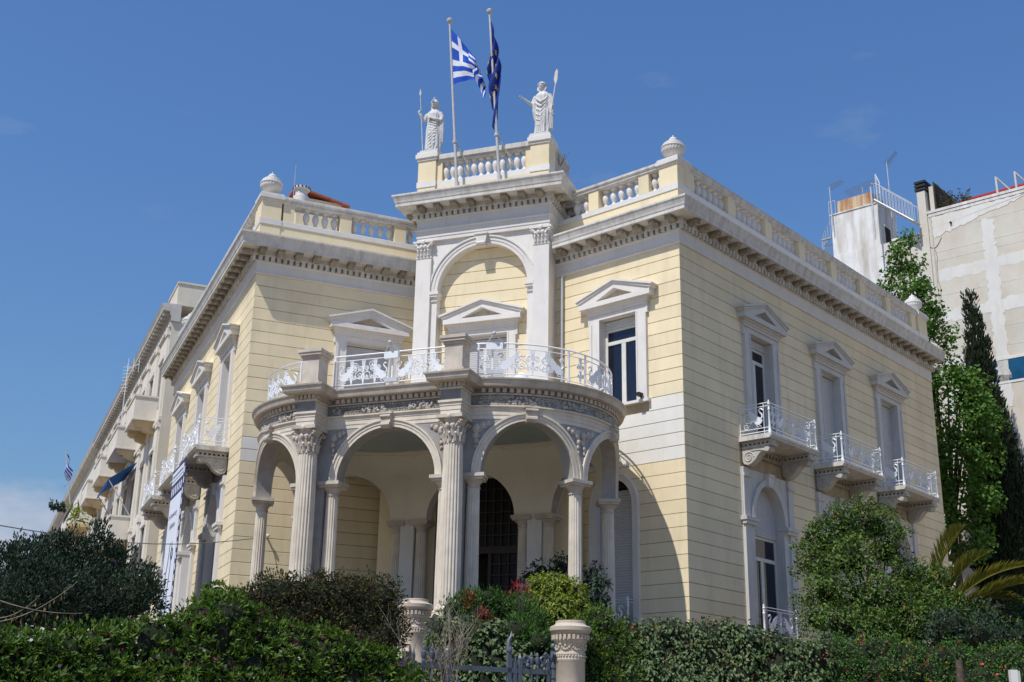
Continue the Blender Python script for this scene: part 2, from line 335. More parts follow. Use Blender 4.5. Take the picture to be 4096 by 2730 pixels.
def course_wall(F, length, openings, cuts, white, z0=ZB, z1=17.25, a0=0., trim0=0.):
    """openings: rectangles cut through the backing; cuts: (a0, a1, z0, z1) or ('arch', c, hw, zs, H) taken out of the courses"""
    b = MB()
    for r in rects_minus(a0+.03, length, z0, z1, openings): b.box(r[0], r[1], -.5, -.03, r[2], r[3], F)
    wall = b.build('wall', 'joint', man)
    zs = [z1]+[z for z in GR if z0+.2 < z < z1-.05]+[z0]
    for i in range(len(zs)-1):
        top, bot = zs[i]-(.009 if i else 0), zs[i+1]+.009
        segs = [(a0, length)]; arcs = []
        for c in cuts:
            if c[0] == 'arch':
                if bot < c[3]+c[4]: arcs.append(c); segs = sum([[(p, min(q, c[1])), (max(p, c[1]), q)] if p < c[1] < q else [(p, q)] for p, q in segs], [])
            elif c[2] < top-.05 and c[3] > bot+.05:
                segs = sum([[x for x in ((p, min(q, c[0])), (max(p, c[1]), q)) if x[1]-x[0] > .02] if p < c[1] and q > c[0] else [(p, q)] for p, q in segs], [])
        for p, q in segs:
            m = MB(); poly = None
            for c in arcs:
                zz = [bot+(top-bot)*k/6 for k in range(7)]
                if abs(q-c[1]) < 1e-6:
                    poly = [(p, bot)]+[(c[1]-arch_half(z, c[2], c[3], c[4]), z) for z in zz]+[(p, top)]
                elif abs(p-c[1]) < 1e-6:
                    poly = [(q, top)]+[(c[1]+arch_half(z, c[2], c[3], c[4]), z) for z in reversed(zz)]+[(q, bot)]
            if poly: m.prism(poly, -.03, 0, F)
            else:
                e = .008                               # bevelled course
                pr = [(-.03, bot), (-e, bot), (0, bot+e), (0, top-e), (-e, top), (-.03, top)]
                m.sweep(pr, [p, q], F)
            mid = (top+bot)/2
            m.build('course', 'white_band' if white[0] < mid < white[1] else 'cream', wall)
    return wall
# ---- windows
def slats(m, F, a0, a1, b, c0, c1, pitch=.068):
    n = int((c1-c0)/pitch); pr = []
    for i in range(n): z = c0+pitch*i; pr += [(b-.018, z), (b, z+.012), (b, z+pitch-.012)]
    pr += [(b-.018, c0+pitch*n), (b-.05, c0+pitch*n), (b-.05, c0)]
    m.sweep(pr, [a0, a1], F)
def sash(parent, F, a0, a1, b, c0, c1, ct):         # casement window with transom
    f = MB(); t = .09
    f.box(a0, a0+t, b-.06, b, c0, c1, F).box(a1-t, a1, b-.06, b, c0, c1, F).box(a0+t, a1-t, b-.06, b, c1-t, c1, F).box(a0+t, a1-t, b-.06, b, c0, c0+.12, F)
    f.box(a0+t, a1-t, b-.055, b+.015, ct-.06, ct+.06, F)
    mid = (a0+a1)/2; f.box(mid-.085, mid+.085, b-.055, b+.01, c0+.12, ct-.06, F)
    fr = f.build('window_frame', 'frame', parent)
    for (p, q, r, s_) in ((a0+t, a1-t, ct+.06, c1-t), (a0+t, mid-.085, c0+.12, ct-.06), (mid+.085, a1-t, c0+.12, ct-.06)):
        MB().box(p, q, b-.05, b-.035, r, s_, F).build('pane', 'glass', parent)
TRIM = ['trim']
def upper_window(F, s, sill, kind, hw=.75, sillblock=False, ow=None):
    ow = ow or 1.17
    root = MB(); T = 15.24                            # casing
    root.box(s-ow, s-hw, -.45, .09, sill, T, F).box(s+hw, s+ow, -.45, .09, sill, T, F).box(s-ow, s+ow, -.45, .09, T, 15.52, F)
    for sg in (-1, 1):
        root.box(s+sg*ow, s+sg*(ow+.06), -.02, .1, 15.12, 15.52, F)                        # ears
        root.box(s+sg*(ow-.1), s+sg*ow, .09, .125, sill, 15.12, F); root.box(s+sg*hw, s+sg*(hw+.05), .09, .11, sill, T-.002, F)
    root.box(s-ow-.06, s+ow+.06, .1, .14, 15.42, 15.52, F)
    if sillblock: root.box(s-ow-.08, s+ow+.08, -.45, .16, sill-.09, sill, F)
    root = root.build('window', TRIM[0], man)
    h = MB()
    h.box(s-ow-.1, s+ow+.1, -.02, .17, 15.52, 15.6, F).box(s-ow-.14, s+ow+.14, -.02, .22, 15.6, 15.66, F)
    h.box(s-1.45, s+1.45, -.02, .32, 15.66, 15.83, F)
    for sg in (-1, 1):
        q = lambda pl: [(s+sg*a, c) for a, c in pl]
        h.prism(q([(1.45, 15.832), (.78, 15.832), (0, 16.18), (0, 16.36), (1.47, 15.87)]), -.02, .30, F)
        h.prism(q([(1.50, 15.86), (0, 16.362), (0, 16.42), (1.54, 15.93)]), -.02, .345, F)
        h.prism(q([(1.56, 15.932), (0, 16.422), (0, 16.49), (1.60, 15.99)]), -.02, .39, F)
        h.box(s+sg*1.45, s+sg*1.475, -.02, .33, 15.835, 15.90, F)
    h.build('pediment', TRIM[0], root)
    MB().prism([(s-.85, 15.832), (s+.85, 15.832), (s, 16.21)], .0, .07, F).build('tympanum', 'marble_warm', root)
    if kind == 'shut':
        m = MB(); slats(m, F, s-hw, s+hw, -.22, sill, T-.08); m.box(s-hw, s+hw, -.3, -.15, T-.08, T, F); sh = m.build('shutter', 'shutter', root)
    else:
        m = MB(); slats(m, F, s-hw, s+hw, -.2, T-.3, T); m.build('shutter', 'shutter', root)
        sash(root, F, s-hw, s+hw, -.26, sill, T-.3, 14.45)
        MB().box(s-hw, s+hw, -.45, -.42, sill, T, F).build('curtain', 'dark', root)  # dark sheet standing in for the unlit room behind
    return root
def spiral(m, F, ca, cb_or_c, r0, turns, r, sg=1, start=0, b=0, k=5, plane='ac', n=None):
    n = n or int(14*turns); pts = []
    for i in range(n+1):
        t = i/n; th = start+sg*2*math.pi*turns*t; q = r0*(1-.82*t)
        p = (ca+q*math.cos(th), b, cb_or_c+q*math.sin(th)) if plane == 'ac' else (b, ca+q*math.cos(th), cb_or_c+q*math.sin(th))
        pts.append(p)
    m.tube(pts, [r*(1-.4*i/n) for i in range(n+1)], k, F)
def lower_arch(F, s, panel_w, hw, zs, crown, base, kind):      # arched ground floor opening in a rectangular casing
    H = crown-zs; m = MB(); top = 10.42
    pts = [(s-hw*math.cos(math.pi*i/20), zs+H*math.sin(math.pi*i/20)) for i in range(21)]
    left = [(s-panel_w, zs)]+[p for p in pts[:11]]+[(s, top), (s-panel_w, top)]
    m.prism(left, -.45, .05, F); m.prism([(2*s-a, c) for a, c in left], -.45, .05, F)
    m.box(s-panel_w, s-hw, -.45, .05, base, zs, F).box(s+hw, s+panel_w, -.45, .05, base, zs, F)
    for sg in (-1, 1):
        m.box(s+sg*(panel_w-.36), s+sg*(panel_w+.0), .05, .12, base, zs-.16, F)             # corner pilaster, lower
        m.box(s+sg*(panel_w-.34), s+sg*(panel_w-.02), .05, .11, zs+.08, top, F)
        m.box(s+sg*(hw+.02), s+sg*(panel_w+.06), .05, .19, zs-.16, zs-.04, F).box(s+sg*(hw-.03), s+sg*(panel_w+.1), -.3, .23, zs-.04, zs+.08, F)
        m.box(s+sg*(panel_w-.38), s+sg*(panel_w+.04), .11, .17, 10.1, 10.18, F)
    root = m.build('window', TRIM[0], man)
    v = MB()
    for i in range(20):
        t0, t1 = math.pi*i/20, math.pi*(i+1)/20; ri, ro = 1.0, 1.0
        f = lambda t, w: (s-(hw+w)*math.cos(t), zs+.08+(H-.08+w)*math.sin(t))
        v.prism([f(t0, .0), f(t0, .2), f(t1, .2), f(t1, .0)], .05, .12, F)
    v.build('archivolt', TRIM[0], root, smooth=30)
    k = MB(); k.prism([(s-.12, crown-.06), (s+.12, crown-.06), (s+.17, crown+.36), (s-.17, crown+.36)], .04, .2, F); k.box(s-.2, s+.2, .04, .24, crown+.3, crown+.38, F); k.build('keystone', 'cornice', root)
    if kind == 'sash':
        q = MB(); slats(q, F, s-hw, s+hw, -.24, zs-.35, crown+.02); q.build('shutter', 'shutter', root)
        sash(root, F, s-hw, s+hw, -.3, base, zs-.35, base+2.6)
    else:
        q = MB(); slats(q, F, s-hw, s+hw, -.24, base, crown+.02); q.build('shutter', 'shutter', root)
    return root
# ---- ironwork: cast swans and scrolls, drawn in (a, z) and bent along any frame
SWAN = [(.00, .30), (.06, .20), (.16, .12), (.30, .10), (.42, .16), (.50, .30), (.60, .30), (.72, .22), (.62, .38), (.78, .40), (.66, .48), (.84, .58), (.70, .60), (.90, .78), (.72, .74), (.92, .98), (.66, .88), (.48, .74), (.36, .60), (.26, .56), (.16, .50), (.06, .42)]
def swan(m, F, a, z, h, flip, b=0):
    sg = -1 if flip else 1
    m.prism([(a+sg*x*h, z+y*h) for x, y in SWAN], b-.016, b+.016, F)
    nk = [(.10, .40), (.01, .52), (.03, .66), (.14, .76), (.20, .87), (.13, .96), (.03, .95), (-.03, .88), (-.10, .85)]
    m.tube([(a+sg*x*h, b, z+y*h) for x, y in nk], [.055*h, .05*h, .045*h, .042*h, .04*h, .04*h, .045*h, .04*h, .012*h], 5, F)
    m.tube([(a+sg*x*h, b, z+y*h) for x, y in ((.2, .14), (.16, .04), (.06, .0))], .022*h, 4, F)
    m.tube([(a+sg*x*h, b, z+y*h) for x, y in ((.34, .12), (.32, .03), (.22, -.02))], .022*h, 4, F)
def scrolls(m, F, a0, a1, z0, z1, b=0, dens=1.0, r=.014):
    w = a1-a0; h = z1-z0; n = max(1, int(round(w/h*dens)))
    for i in range(n):
        c = a0+w*(i+.5)/n; d = min(w/n, h)
        for sg in (-1, 1):
            spiral(m, F, c+sg*.24*d, z0+.66*h, .21*d, 1.6, r, sg, -math.pi/2, b)
            spiral(m, F, c+sg*.24*d, z0+.26*h, .17*d, 1.5, r, -sg, math.pi/2, b)
            m.tube([(c, b, z0), (c+sg*.1*d, b, z0+.3*h), (c+sg*.03*d, b, z0+.55*h), (c+sg*.12*d, b, z1)], r, 4, F)
        m.tube([(c, b, z0), (c, b, z1)], r*.9, 4, F)
        m.ball((c, b, z0+.5*h), .035, F, 6, 4)
def rails(m, F, a0, a1, b, zs_, n=1, r=.02):
    for z in zs_: m.tube([(a0+(a1-a0)*i/n, b, z) for i in range(n+1)], r, 5, F)
def turned_post(m, F, a, b, z0, z1):
    h = z1-z0
    m.lathe([(.055, z0), (.055, z0+.1*h), (.035, z0+.13*h), (.045, z0+.2*h), (.03, z0+.26*h), (.03, z0+.72*h), (.05, z0+.76*h), (.03, z0+.8*h), (.035, z0+.9*h), (.055, z0+.92*h), (.03, z0+.95*h), (.04, z0+.985*h), (.008, z0+1.06*h)], 8, F, a, b)
def console(m, F, s, wd, d=1.0, zt=11.02):
    pl = [(0, zt), (d, zt), (d+.02, zt-.08), (d-.03, zt-.17), (d-.17, zt-.18), (d-.30, zt-.16), (d-.42, zt-.26), (d-.52, zt-.40), (d-.66, zt-.5), (.2, zt-.55), (.06, zt-.5), (0, zt-.4)]
    m.prism_bc(pl, s-wd/2, s+wd/2, F)
    for e in (-1, 1):
        spiral(m, F, .24, zt-.30, .19, 1.8, .028, 1, 0, s+e*wd/2, 5, 'bc'); spiral(m, F, d-.1, zt-.09, .085, 1.3, .02, -1, 0, s+e*wd/2, 5, 'bc')
        m.tube([(s+e*wd/2, .3, zt-.1), (s+e*wd/2, .5, zt-.08), (s+e*wd/2, .7, zt-.1), (s+e*wd/2, .85, zt-.13)], .03, 4, F)
    m.tube([(s-wd/2-.02, d-.08, zt-.1), (s+wd/2+.02, d-.08, zt-.1)], .09, 8, F)
def balcony(F, s, hw=1.67, d=1.2, z=11.4):
    m = MB(); m.sweep([(-.1, z-.16), (d-.07, z-.16), (d-.03, z-.1), (d, z-.09), (d, z-.015), (d-.02, z), (-.1, z)], [s-hw, s+hw], F)
    sl = m.build('balcony', 'cornice', man)
    k = MB()
    for e in (-1, 1):
        c = MB(); console(c, F, s+e*1.32, .34); c.box(s+e*1.32-.21, s+e*1.32+.21, 0, d-.08, 11.02, 11.09, F); c.box(s+e*1.32-.19, s+e*1.32+.19, 0, d-.12, 11.16, z-.161, F)
        n = 7
        for i in range(n):
            b = .05+(d-.25)*i/(n-1); c.box(s+e*1.32-.2, s+e*1.32+.2, b, b+.075, 11.09, 11.16, F)
        c.build('console', 'console', sl, smooth=30)
    for i in range(10):
        a = s-.98+1.96*i/9; k.box(a-.045, a+.045, 0, .08, 11.02, 11.12, F)
    k.box(s-1.1, s+1.1, 0, .05, 10.9, 11.02, F).box(s-1.1, s+1.1, 0, .1, 11.12, z-.162, F); k.build('bed_moulding', 'modil', sl)
    r = MB(); b = d-.09; zt = z+1.05
    for e in (-1, 1): turned_post(r, F, s+e*(hw-.09), b, z, zt)
    rails(r, F, s-hw+.09, s+hw-.09, b, (z+.08, z+.2, zt-.02, zt-.13), 1, .016)
    for e in (-1, 1):
        Fs = lambda x, y, c, e=e: F(s+e*(hw-.09)+y*e, x, c)
        rails(r, Fs, 0, b, 0, (z+.08, z+.2, zt-.02, zt-.13), 1, .016); r.tube([Fs(.02, 0, z), Fs(.02, 0, zt)], .018, 5)
        swan(r, Fs, b-.25 if e < 0 else b-.25, z+.26, .62, True, 0); spiral(r, Fs, .34, z+.56, .2, 1.8, .016, 1, 0, 0); spiral(r, Fs, .25, z+.32, .11, 1.4, .014, -1, 0, 0)
        r.tube([Fs(b-.2, 0, z), Fs(b-.2, 0, zt)], .014, 4)
    w2 = hw-.16
    scrolls(r, F, s-w2, s-w2+.34, z+.2, zt-.13, b, 1); scrolls(r, F, s+w2-.34, s+w2, z+.2, zt-.13, b, 1)
    scrolls(r, F, s-.3, s+.3, z+.2, zt-.13, b, 1)
    swan(r, F, s-w2+.48, z+.27, .44, False, b); swan(r, F, s+w2-.48, z+.27, .44, True, b)
    for e in (-1, 1):
        for da, dz_, rr_ in ((.80, .38, .13), (.88, .74, .12), (.60, .80, .09), (.98, .56, .10)): spiral(r, F, s+e*(w2-da), z+dz_, rr_, 1.6, .014, e, 0, b)
    spiral(r, F, s-.52, z+.55, .2, 1.7, .015, 1, 0, b); spiral(r, F, s+.52, z+.55, .2, 1.7, .015, -1, math.pi, b)
    for e in (-1, 1): r.tube([F(s+e*(w2-.38), b, z), F(s+e*(w2-.38), b, zt)], .014, 4)
    r.build('railing', 'iron_white', sl, smooth=40)
# ---- build the four walls
WR = (4.93, 10.09, 15.25); WL = (3.72, 8.86, 14.0)
SP, CR, BASE = 8.70, 10.02, 5.0
def facade(F, length, ws, kinds, white=(0, 0)):
    op = [(s-1.0, s+1.0, 11.3, 15.4) for s in ws]+[(s-1.3, s+1.3, BASE, CR+.15) for s in ws]
    cu = [(s-1.17, s+1.17, 11.2, 16.0) for s in ws]+[(s-1.66, s+1.66, BASE-.2, 11.05) for s in ws]
    course_wall(F, length, op, cu, white)
    for s, k in zip(ws, kinds):
        upper_window(F, s, 11.4, k[0]); lower_arch(F, s, 1.66, .98, SP, CR, BASE, k[1]); balcony(F, s)
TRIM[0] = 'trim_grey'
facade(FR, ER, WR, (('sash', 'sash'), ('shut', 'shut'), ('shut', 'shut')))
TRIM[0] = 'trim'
facade(FL, EL, WL, (('sash', 'shut'), ('sash', 'shut'), ('sash', 'shut')))
# right inner wall: one sash window above, one shuttered arch below
course_wall(FRi, ERI, [(1.45, 3.43, 12.15, 15.4), (1.95, 3.45, 5.0, 9.9)], [(1.3, 3.6, 12.12, 15.8), ('arch', 2.7, .84, 8.9, .96)], (10.12, 12.23), a0=.0305)
upper_window(FRi, 2.44, 12.2, 'sash', .74, True, 1.15)
def plain_arch(F, s, hw, zs, H, base):
    v = MB(); wd = .24
    for i in range(20):
        t0, t1 = math.pi*i/20, math.pi*(i+1)/20; f = lambda t, q: (s-(hw+q)*math.cos(t), zs+(H+q)*math.sin(t))
        v.prism([f(t0, 0), f(t0, wd), f(t1, wd), f(t1, 0)], -.4, .07, F); v.prism([f(t0, wd*.7), f(t0, wd), f(t1, wd), f(t1, wd*.7)], .07, .1, F)
    for sg in (-1, 1): v.box(s+sg*hw, s+sg*(hw+wd), -.4, .07, base, zs, F); v.box(s+sg*(hw+wd*.7), s+sg*(hw+wd), .07, .1, base, zs, F)
    r = v.build('window', 'trim', man)
    q = MB(); slats(q, F, s-hw, s+hw, -.2, base, zs+H-.25, .085); q.build('shutter', 'shutter', r)
    MB().box(s-hw, s+hw, -.24, -.2, zs+H-.26, zs+H+.02, F).build('fanlight', 'dark', r)
    b = MB(); z0, z1 = 5.0, 5.95
    for e in (-1, 1): turned_post(b, F, s+e*(hw+.05), .42, z0, z1); rails(b, lambda x, y, c: F(s+e*(hw+.05), x, c), 0, .42, 0, (z0+.1, z1-.03, z1-.12), 1, .014)
    rails(b, F, s-hw, s+hw, .42, (z0+.1, z1-.03, z1-.12), 1, .014); swan(b, F, s-.55, z0+.15, .6, False, .42); swan(b, F, s+.55, z0+.15, .6, True, .42); scrolls(b, F, s-.2, s+.2, z0+.1, z1-.12, .42)
    b.build('railing', 'iron_white', r, smooth=40)
plain_arch(FRi, 2.7, .72, 8.9, .84, 5.0)
# left inner wall: shuttered window above
course_wall(FLi, ELI, [(3.2, 5.2, 11.3, 15.4)], [(3.03, 5.37, 11.2, 15.8)], (10.49, 11.27), a0=.0305)
upper_window(FLi, 4.2, 11.4, 'shut', .8, False, 1.2)
for s in (4.93,):
    b = MB(); z0, z1 = 5.0, 5.98
    for e in (-1, 1): turned_post(b, FR, s+e*1.05, .28, z0, z1)
    rails(b, FR, s-1.05, s+1.05, .28, (z0+.1, z1-.03, z1-.12), 1, .014); swan(b, FR, s-.75, z0+.15, .6, False, .28); swan(b, FR, s+.75, z0+.15, .6, True, .28); scrolls(b, FR, s-.3, s+.3, z0+.1, z1-.12, .28)
    b.build('railing', 'iron_white', man, smooth=40)
# ---- main cornice with dentils and modillions
LC = [world2(PL, eL, nL, EL, 0), (PL.x, PL.y), world2(PL, eLi, nLi, ELI, 0)]
RC = [world2(PR, eRi, nRi, ERI, 0), (PR.x, PR.y), world2(PR, eR, nR, ER, 0)]
FRZ = [(-.4, 17.25), (.05, 17.25), (.07, 17.29), (.045, 17.32), (.045, 17.36), (.03, 17.38), (.03, 17.68), (.07, 17.72), (-.4, 17.72)]
COR = [(-.45, 17.722), (.10, 17.722), (.10, 17.735), (.10, 17.89), (.2, 17.895), (.2, 17.94), (.17, 17.945), (.17, 18.085), (.70, 18.085), (.72, 18.085), (.72, 18.2), (.74, 18.22), (.76, 18.30), (.80, 18.40), (.84, 18.46), (.84, 18.52), (.4, 18.56), (-.45, 18.56)]
COR = [(b if b < .6 else b-.06, z) for b, z in COR]
dent = MB().box(-.066, .066, 0, .085, 0, .158).mesh('dentil', 'cornice')
md = MB(); md.prism_bc([(0, 0), (.46, 0), (.47, -.05), (.44, -.09), (.38, -.10), (.33, -.06), (.24, -.05), (.16, -.09), (.10, -.135), (0, -.135)], -.105, .105)
md.box(-.12, .12, 0, .49, 0, .022); md.tube([(-.11, .43, -.055), (.11, .43, -.055)], .05, 7); md.tube([(-.11, .09, -.085), (.11, .09, -.085)], .05, 7)
for e in (-1, 1): md.tube([(e*.108, .13, -.03), (e*.108, .25, -.025), (e*.108, .36, -.05)], .018, 4)
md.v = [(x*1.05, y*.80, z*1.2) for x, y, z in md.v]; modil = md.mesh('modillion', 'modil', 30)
def dress(cor, Pt, e, n, a0, a1, z, zm, phase=.0, pd=.215, pm=.645):
    k = int((a1-a0)/pd)
    for i in range(k+1):
        a = a0+i*(a1-a0)/k; link('dentil', dent, cor, fmat(Pt, e, n, a, .10, z))
    a = a0+phase
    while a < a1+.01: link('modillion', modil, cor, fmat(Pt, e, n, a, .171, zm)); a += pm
for nm, pth in (('l', LC), ('r', RC)):
    MB().path(pth, FRZ).build('frieze', 'trim', man)
    MB().path(pth, COR).build('cornice', 'cornice', man)
    MB().path(pth, [(.09, 17.74), (.104, 17.74), (.104, 17.886), (.09, 17.886)]).build('dentil_bed', 'dirt', man)  # thin dark strip, deepens the shadow between dentils by colour
cl, cr2 = [o for o in C.objects if o.name.startswith('cornice')][:2]
dress(cl, PL, eL, nL, -.05, EL, 17.735, 18.06, .0); dress(cl, PL, eLi, nLi, .07, ELI-.3, 17.735, 18.06, .02)
dress(cr2, PR, eR, nR, -.05, ER, 17.735, 18.06, .4); dress(cr2, PR, eRi, nRi, .07, ERI-.6, 17.735, 18.06, .0)
# ---- roof balustrade
PLN = [(-.5, 18.562), (.0, 18.562), (.0, 19.2), (-.5, 19.2)]
BND = [(-.55, 19.2), (.03, 19.2), (.03, 19.38), (-.02, 19.41), (-.5, 19.41), (-.55, 19.38)]
RAI = [(-.52, 20.1), (.0, 20.1), (.03, 20.14), (.03, 20.2), (.08, 20.25), (.08, 20.33), (.05, 20.35), (-.55, 20.35), (-.58, 20.33), (-.58, 20.25), (-.52, 20.2)]
balu = MB().lathe([(.125, 0), (.125, .05), (.10, .06), (.085, .10), (.055, .14), (.06, .17), (.10, .25), (.125, .35), (.125, .42), (.10, .50), (.06, .57), (.055, .60), (.09, .62), (.10, .64), (.115, .65), (.115, .69)], 12).mesh('baluster', 'trim', 40)
def balustrade(pth, runs, pedest):
    r = MB().path(pth, PLN).build('parapet', 'cream', man)
    MB().path(pth, BND).build('parapet_band', 'trim', r); MB().path(pth, RAI).build('top_rail', 'cornice', r)
    for Pt, e, n, blocks, bays in runs:
        F = frame(Pt, e, n)
        for a0, a1 in blocks: MB().box(a0, a1, -.42, -.01, 19.41, 20.1, F).build('block', 'cream', r)
        for a0, a1, k in bays:
            for i in range(k): link('baluster', balu, r, fmat(Pt, e, n, a0+(a1-a0)*(i+.5)/k, -.24, 19.41))
    for Pt, e, n, a0, a1, b0, b1 in pedest:
        F = frame(Pt, e, n); m = MB(); m.box(a0, a1, b0, b1, 18.562, 20.12, F); p = m.build('pedestal', 'cream', r)
        MB().box(a0-.03, a1+.03, b0-.03, b1+.03, 19.19, 19.4, F).build('pedestal_band', 'trim', r)
        q = MB(); q.box(a0-.04, a1+.04, b0-.04, b1+.04, 20.12, 20.2, F).box(a0-.09, a1+.09, b0-.09, b1+.09, 20.2, 20.33, F).box(a0-.05, a1+.05, b0-.05, b1+.05, 20.33, 20.41, F)
        q.build('pedestal_cap', 'trim', r)
bl = [1.06]; bR = [(.70, 1.06)]; byR = []
for c in (3.49, 6.08, 8.63, 11.25, 13.8, 16.28): byR.append((bR[-1][1], c-.24, 6)); bR.append((c-.24, c+.24))
byR.append((bR[-1][1], 18.62, 6)); bR.append((18.62, 19.1))
balustrade(RC, [(PR, eR, nR, bR, byR), (PR, eRi, nRi, [(1.15, 1.57), (3.27, 3.7)], [(.68, 1.15, 2), (1.57, 3.27, 5), (3.7, 4.6, 2)])],
           [(PR, eR, nR, -.025, .68, -.70, .025), (PR, eR, nR, ER-.9, ER+.02, -.7, .025)])
bL = []; byL = []; a = .75
while a < EL-1.5: bL.append((a, a+.45)); byL.append((a+.45, a+2.5, 6)); a += 2.5
balustrade(LC, [(PL, eL, nL, bL, byL), (PL, eLi, nLi, [(.78, 1.18), (2.9, 3.33), (5.0, 5.44)], [(1.5, 2.9, 4), (3.33, 5.0, 5), (5.44, 5.9, 1)])],
           [(PL, eLi, nLi, -.025, .70, -.70, .025), (PL, eL, nL, EL-.9, EL+.02, -.7, .025)])
# ---- roof and back of the house
Rend, Lend = Vector(RC[2]), Vector(LC[0]); back = Vector((3, 66))
def inset(v): return (v.x, v.y)
pv = [PF(u, v, 0) for u, v in ((-2.4, 4.3), (2.4, 4.3))]
ply = [inset(Lend), inset(PL+(-nL-nLi)*.3), world2(PL, eLi, nLi, ELI, -.3), pv[0][:2], pv[1][:2], world2(PR, eRi, nRi, ERI, -.3), inset(PR+(-nR-nRi)*.3), inset(Rend), inset(back)]
m = MB(); m.add([(x, y, 18.57) for x, y in ply], [list(range(len(ply)))]); m.build('roof', 'neigh_dirty', man)
m = MB()
for p, q in ((Rend, back), (back, Lend)):
    d = (q-p).normalized(); nn = Vector((d.y, -d.x)); m.add([(p.x, p.y, ZB), (q.x, q.y, ZB), (q.x, q.y, 19), (p.x, p.y, 19)], [[0, 1, 2, 3]])
m.build('back_wall', 'cream', man)
for nm, (Pt, e, n, s, b) in {'a': (PR, eR, nR, .33, -.34), 'b': (PR, eR, nR, ER-.44, -.34), 'c': (PL, eLi, nLi, .33, -.34), 'd': (PL, eL, nL, EL-.44, -.34)}.items():
    x, y = world2(Pt, e, n, s, b)
    lab = {'a': 'white ribbed stone urn above the corner of the shaded facade', 'b': 'white ribbed stone urn at the far end of the shaded facade near the poplar', 'c': 'white ribbed stone urn on the left front corner of the roof', 'd': 'white ribbed stone urn peeking over the left cornice before the neighbouring building'}[nm]
    u = thing('roof_urn', (x, y, 20.41), lab, 'urn', 'urns on the roof corners'); mw = Matrix.Translation((x, y, 20.41))
    MB().lathe([(.17, 0), (.17, .05), (.10, .08), (.085, .14), (.12, .17), (.28, .23), (.375, .32), (.405, .42), (.40, .47)], 48, ID, 0, 0, .07, 24).build('bowl', 'trim', u, mw, 50)
    MB().lathe([(.40, .47), (.42, .50), (.41, .54), (.35, .555), (.365, .59), (.35, .64), (.28, .67), (.285, .70), (.24, .73), (.15, .76), (.14, .79), (.15, .83), (.11, .88), (.05, .91), (.03, .93), (.037, .96), (.005, 1.0)], 24).build('lid', 'trim', u, mw, 40)
# small rooftop hut with tiled roof, chimney pot and mast
hp = at(735, 455, 50); F = frame((hp.x, hp.y), eLi, nLi)
hut = MB().box(-1.0, 1.0, -2, 0, 18.57, hp.z-.12, F).build('roof_hut', 'cream', man)
r = MB(); r.prism([(-1.15, hp.z+.24), (1.35, hp.z-.24), (1.35, hp.z-.15), (-1.15, hp.z+.33)], -2.2, .15, F); r.build('tiled_roof', 'tile', hut)
hp = at(693, 440, 48.5); m = MB(); m.lathe([(.34, hp.z-.9), (.34, hp.z-.3), (.26, hp.z-.25), (.26, hp.z+.02), (.36, hp.z+.05), (.36, hp.z+.14), (.3, hp.z+.16)], 20, ID, hp.x, hp.y); ch = m.build('chimney_pot', 'trim', man)
for i in range(14):
    t = 2*math.pi*i/14; MB().box(-.03, .03, -.02, .02, hp.z+.06, hp.z+.13, lambda a, b, c, t=t: (hp.x+math.cos(t)*(.365+b)-math.sin(t)*a, hp.y+math.sin(t)*(.365+b)+math.cos(t)*a, c)).build('vent_slot', 'black', ch)
hp = at(676, 432, 49); MB().tube([(hp.x, hp.y, hp.z-.6), (hp.x, hp.y, hp.z+1.1)], [.02, .008], 5).build('mast', 'steel', man)
# ---------------------------------------------------------------- central pavilion (frame PF: u right, v back)
def arch_panel(m, u0, u1, z0, z1, hw, zs, H, v0, v1, F=PF, c=0, n=24):
    pts = [(c-hw*math.cos(math.pi*i/n), zs+H*math.sin(math.pi*i/n)) for i in range(n+1)]
    h = n//2; left = [(u0, zs)]+pts[:h+1]+[(c, z1), (u0, z1)]
    m.prism(left, v0, v1, F); m.prism([(u1, zs), (u1, z1), (c, z1)]+pts[h:], v0, v1, F)
    m.box(u0, c-hw, v0, v1, z0, zs, F).box(c+hw, u1, v0, v1, z0, zs, F)
pav = MB(); arch_panel(pav, -2.50, 2.50, 11.35, 18.88, 1.70, 16.9, 1.66, 3.5, 3.82)
for e in (-1, 1): pav.box(e*2.50, e*2.0, 3.82, 7, 11.35, 20.0, PF)
pav.box(-2.50, 2.50, 3.42, 3.8, 18.882, 19.75, PF)
pav = pav.build('pavilion', 'trim', man)
Fp = lambda a, b, c: PF(a, 3.82-b, c)                # wall frame of the recess
wall_p = MB().box(-2.0, -1.05, -.4, -.03, 11.35, 18.7, Fp).box(1.05, 2.0, -.4, -.03, 11.35, 18.7, Fp).box(-1.05, 1.05, -.4, -.03, 15.4, 18.7, Fp).build('wall', 'joint', man)
zs = [18.7]+[16.83+CH*k for k in (4, 3, 2, 1, 0)][0:]+[z for z in GR[1:] if z > 11.4]+[11.35]
zs = sorted(set(round(z, 3) for z in zs if z <= 18.7), reverse=True)
for i in range(len(zs)-1):
    t, b = zs[i]-.009, zs[i+1]+.009
    for p, q in (((-1.95, 1.95),) if b > 15.5 else ((-1.95, -1.17), (1.17, 1.95))): MB().sweep([(-.03, b), (-.008, b), (0, b+.008), (0, t-.008), (-.008, t), (-.03, t)], [p, q], Fp).build('course', 'cream', wall_p)
upper_window(Fp, 0, 11.4, 'shut', .9, False, 1.22)
v = MB()
for i in range(28):
    t0, t1 = math.pi*i/28, math.pi*(i+1)/28; f = lambda t, q: (-(1.7+q)*math.cos(t), 16.9+(1.66+q)*math.sin(t))
    for q0, q1, pr in ((0, .12, .03), (.12, .25, .05), (.25, .31, .09)): v.prism([f(t0, q0), f(t0, q1), f(t1, q1), f(t1, q0)], 3.5, 3.5-pr, PF)
v.build('archivolt', 'trim', pav, smooth=20)
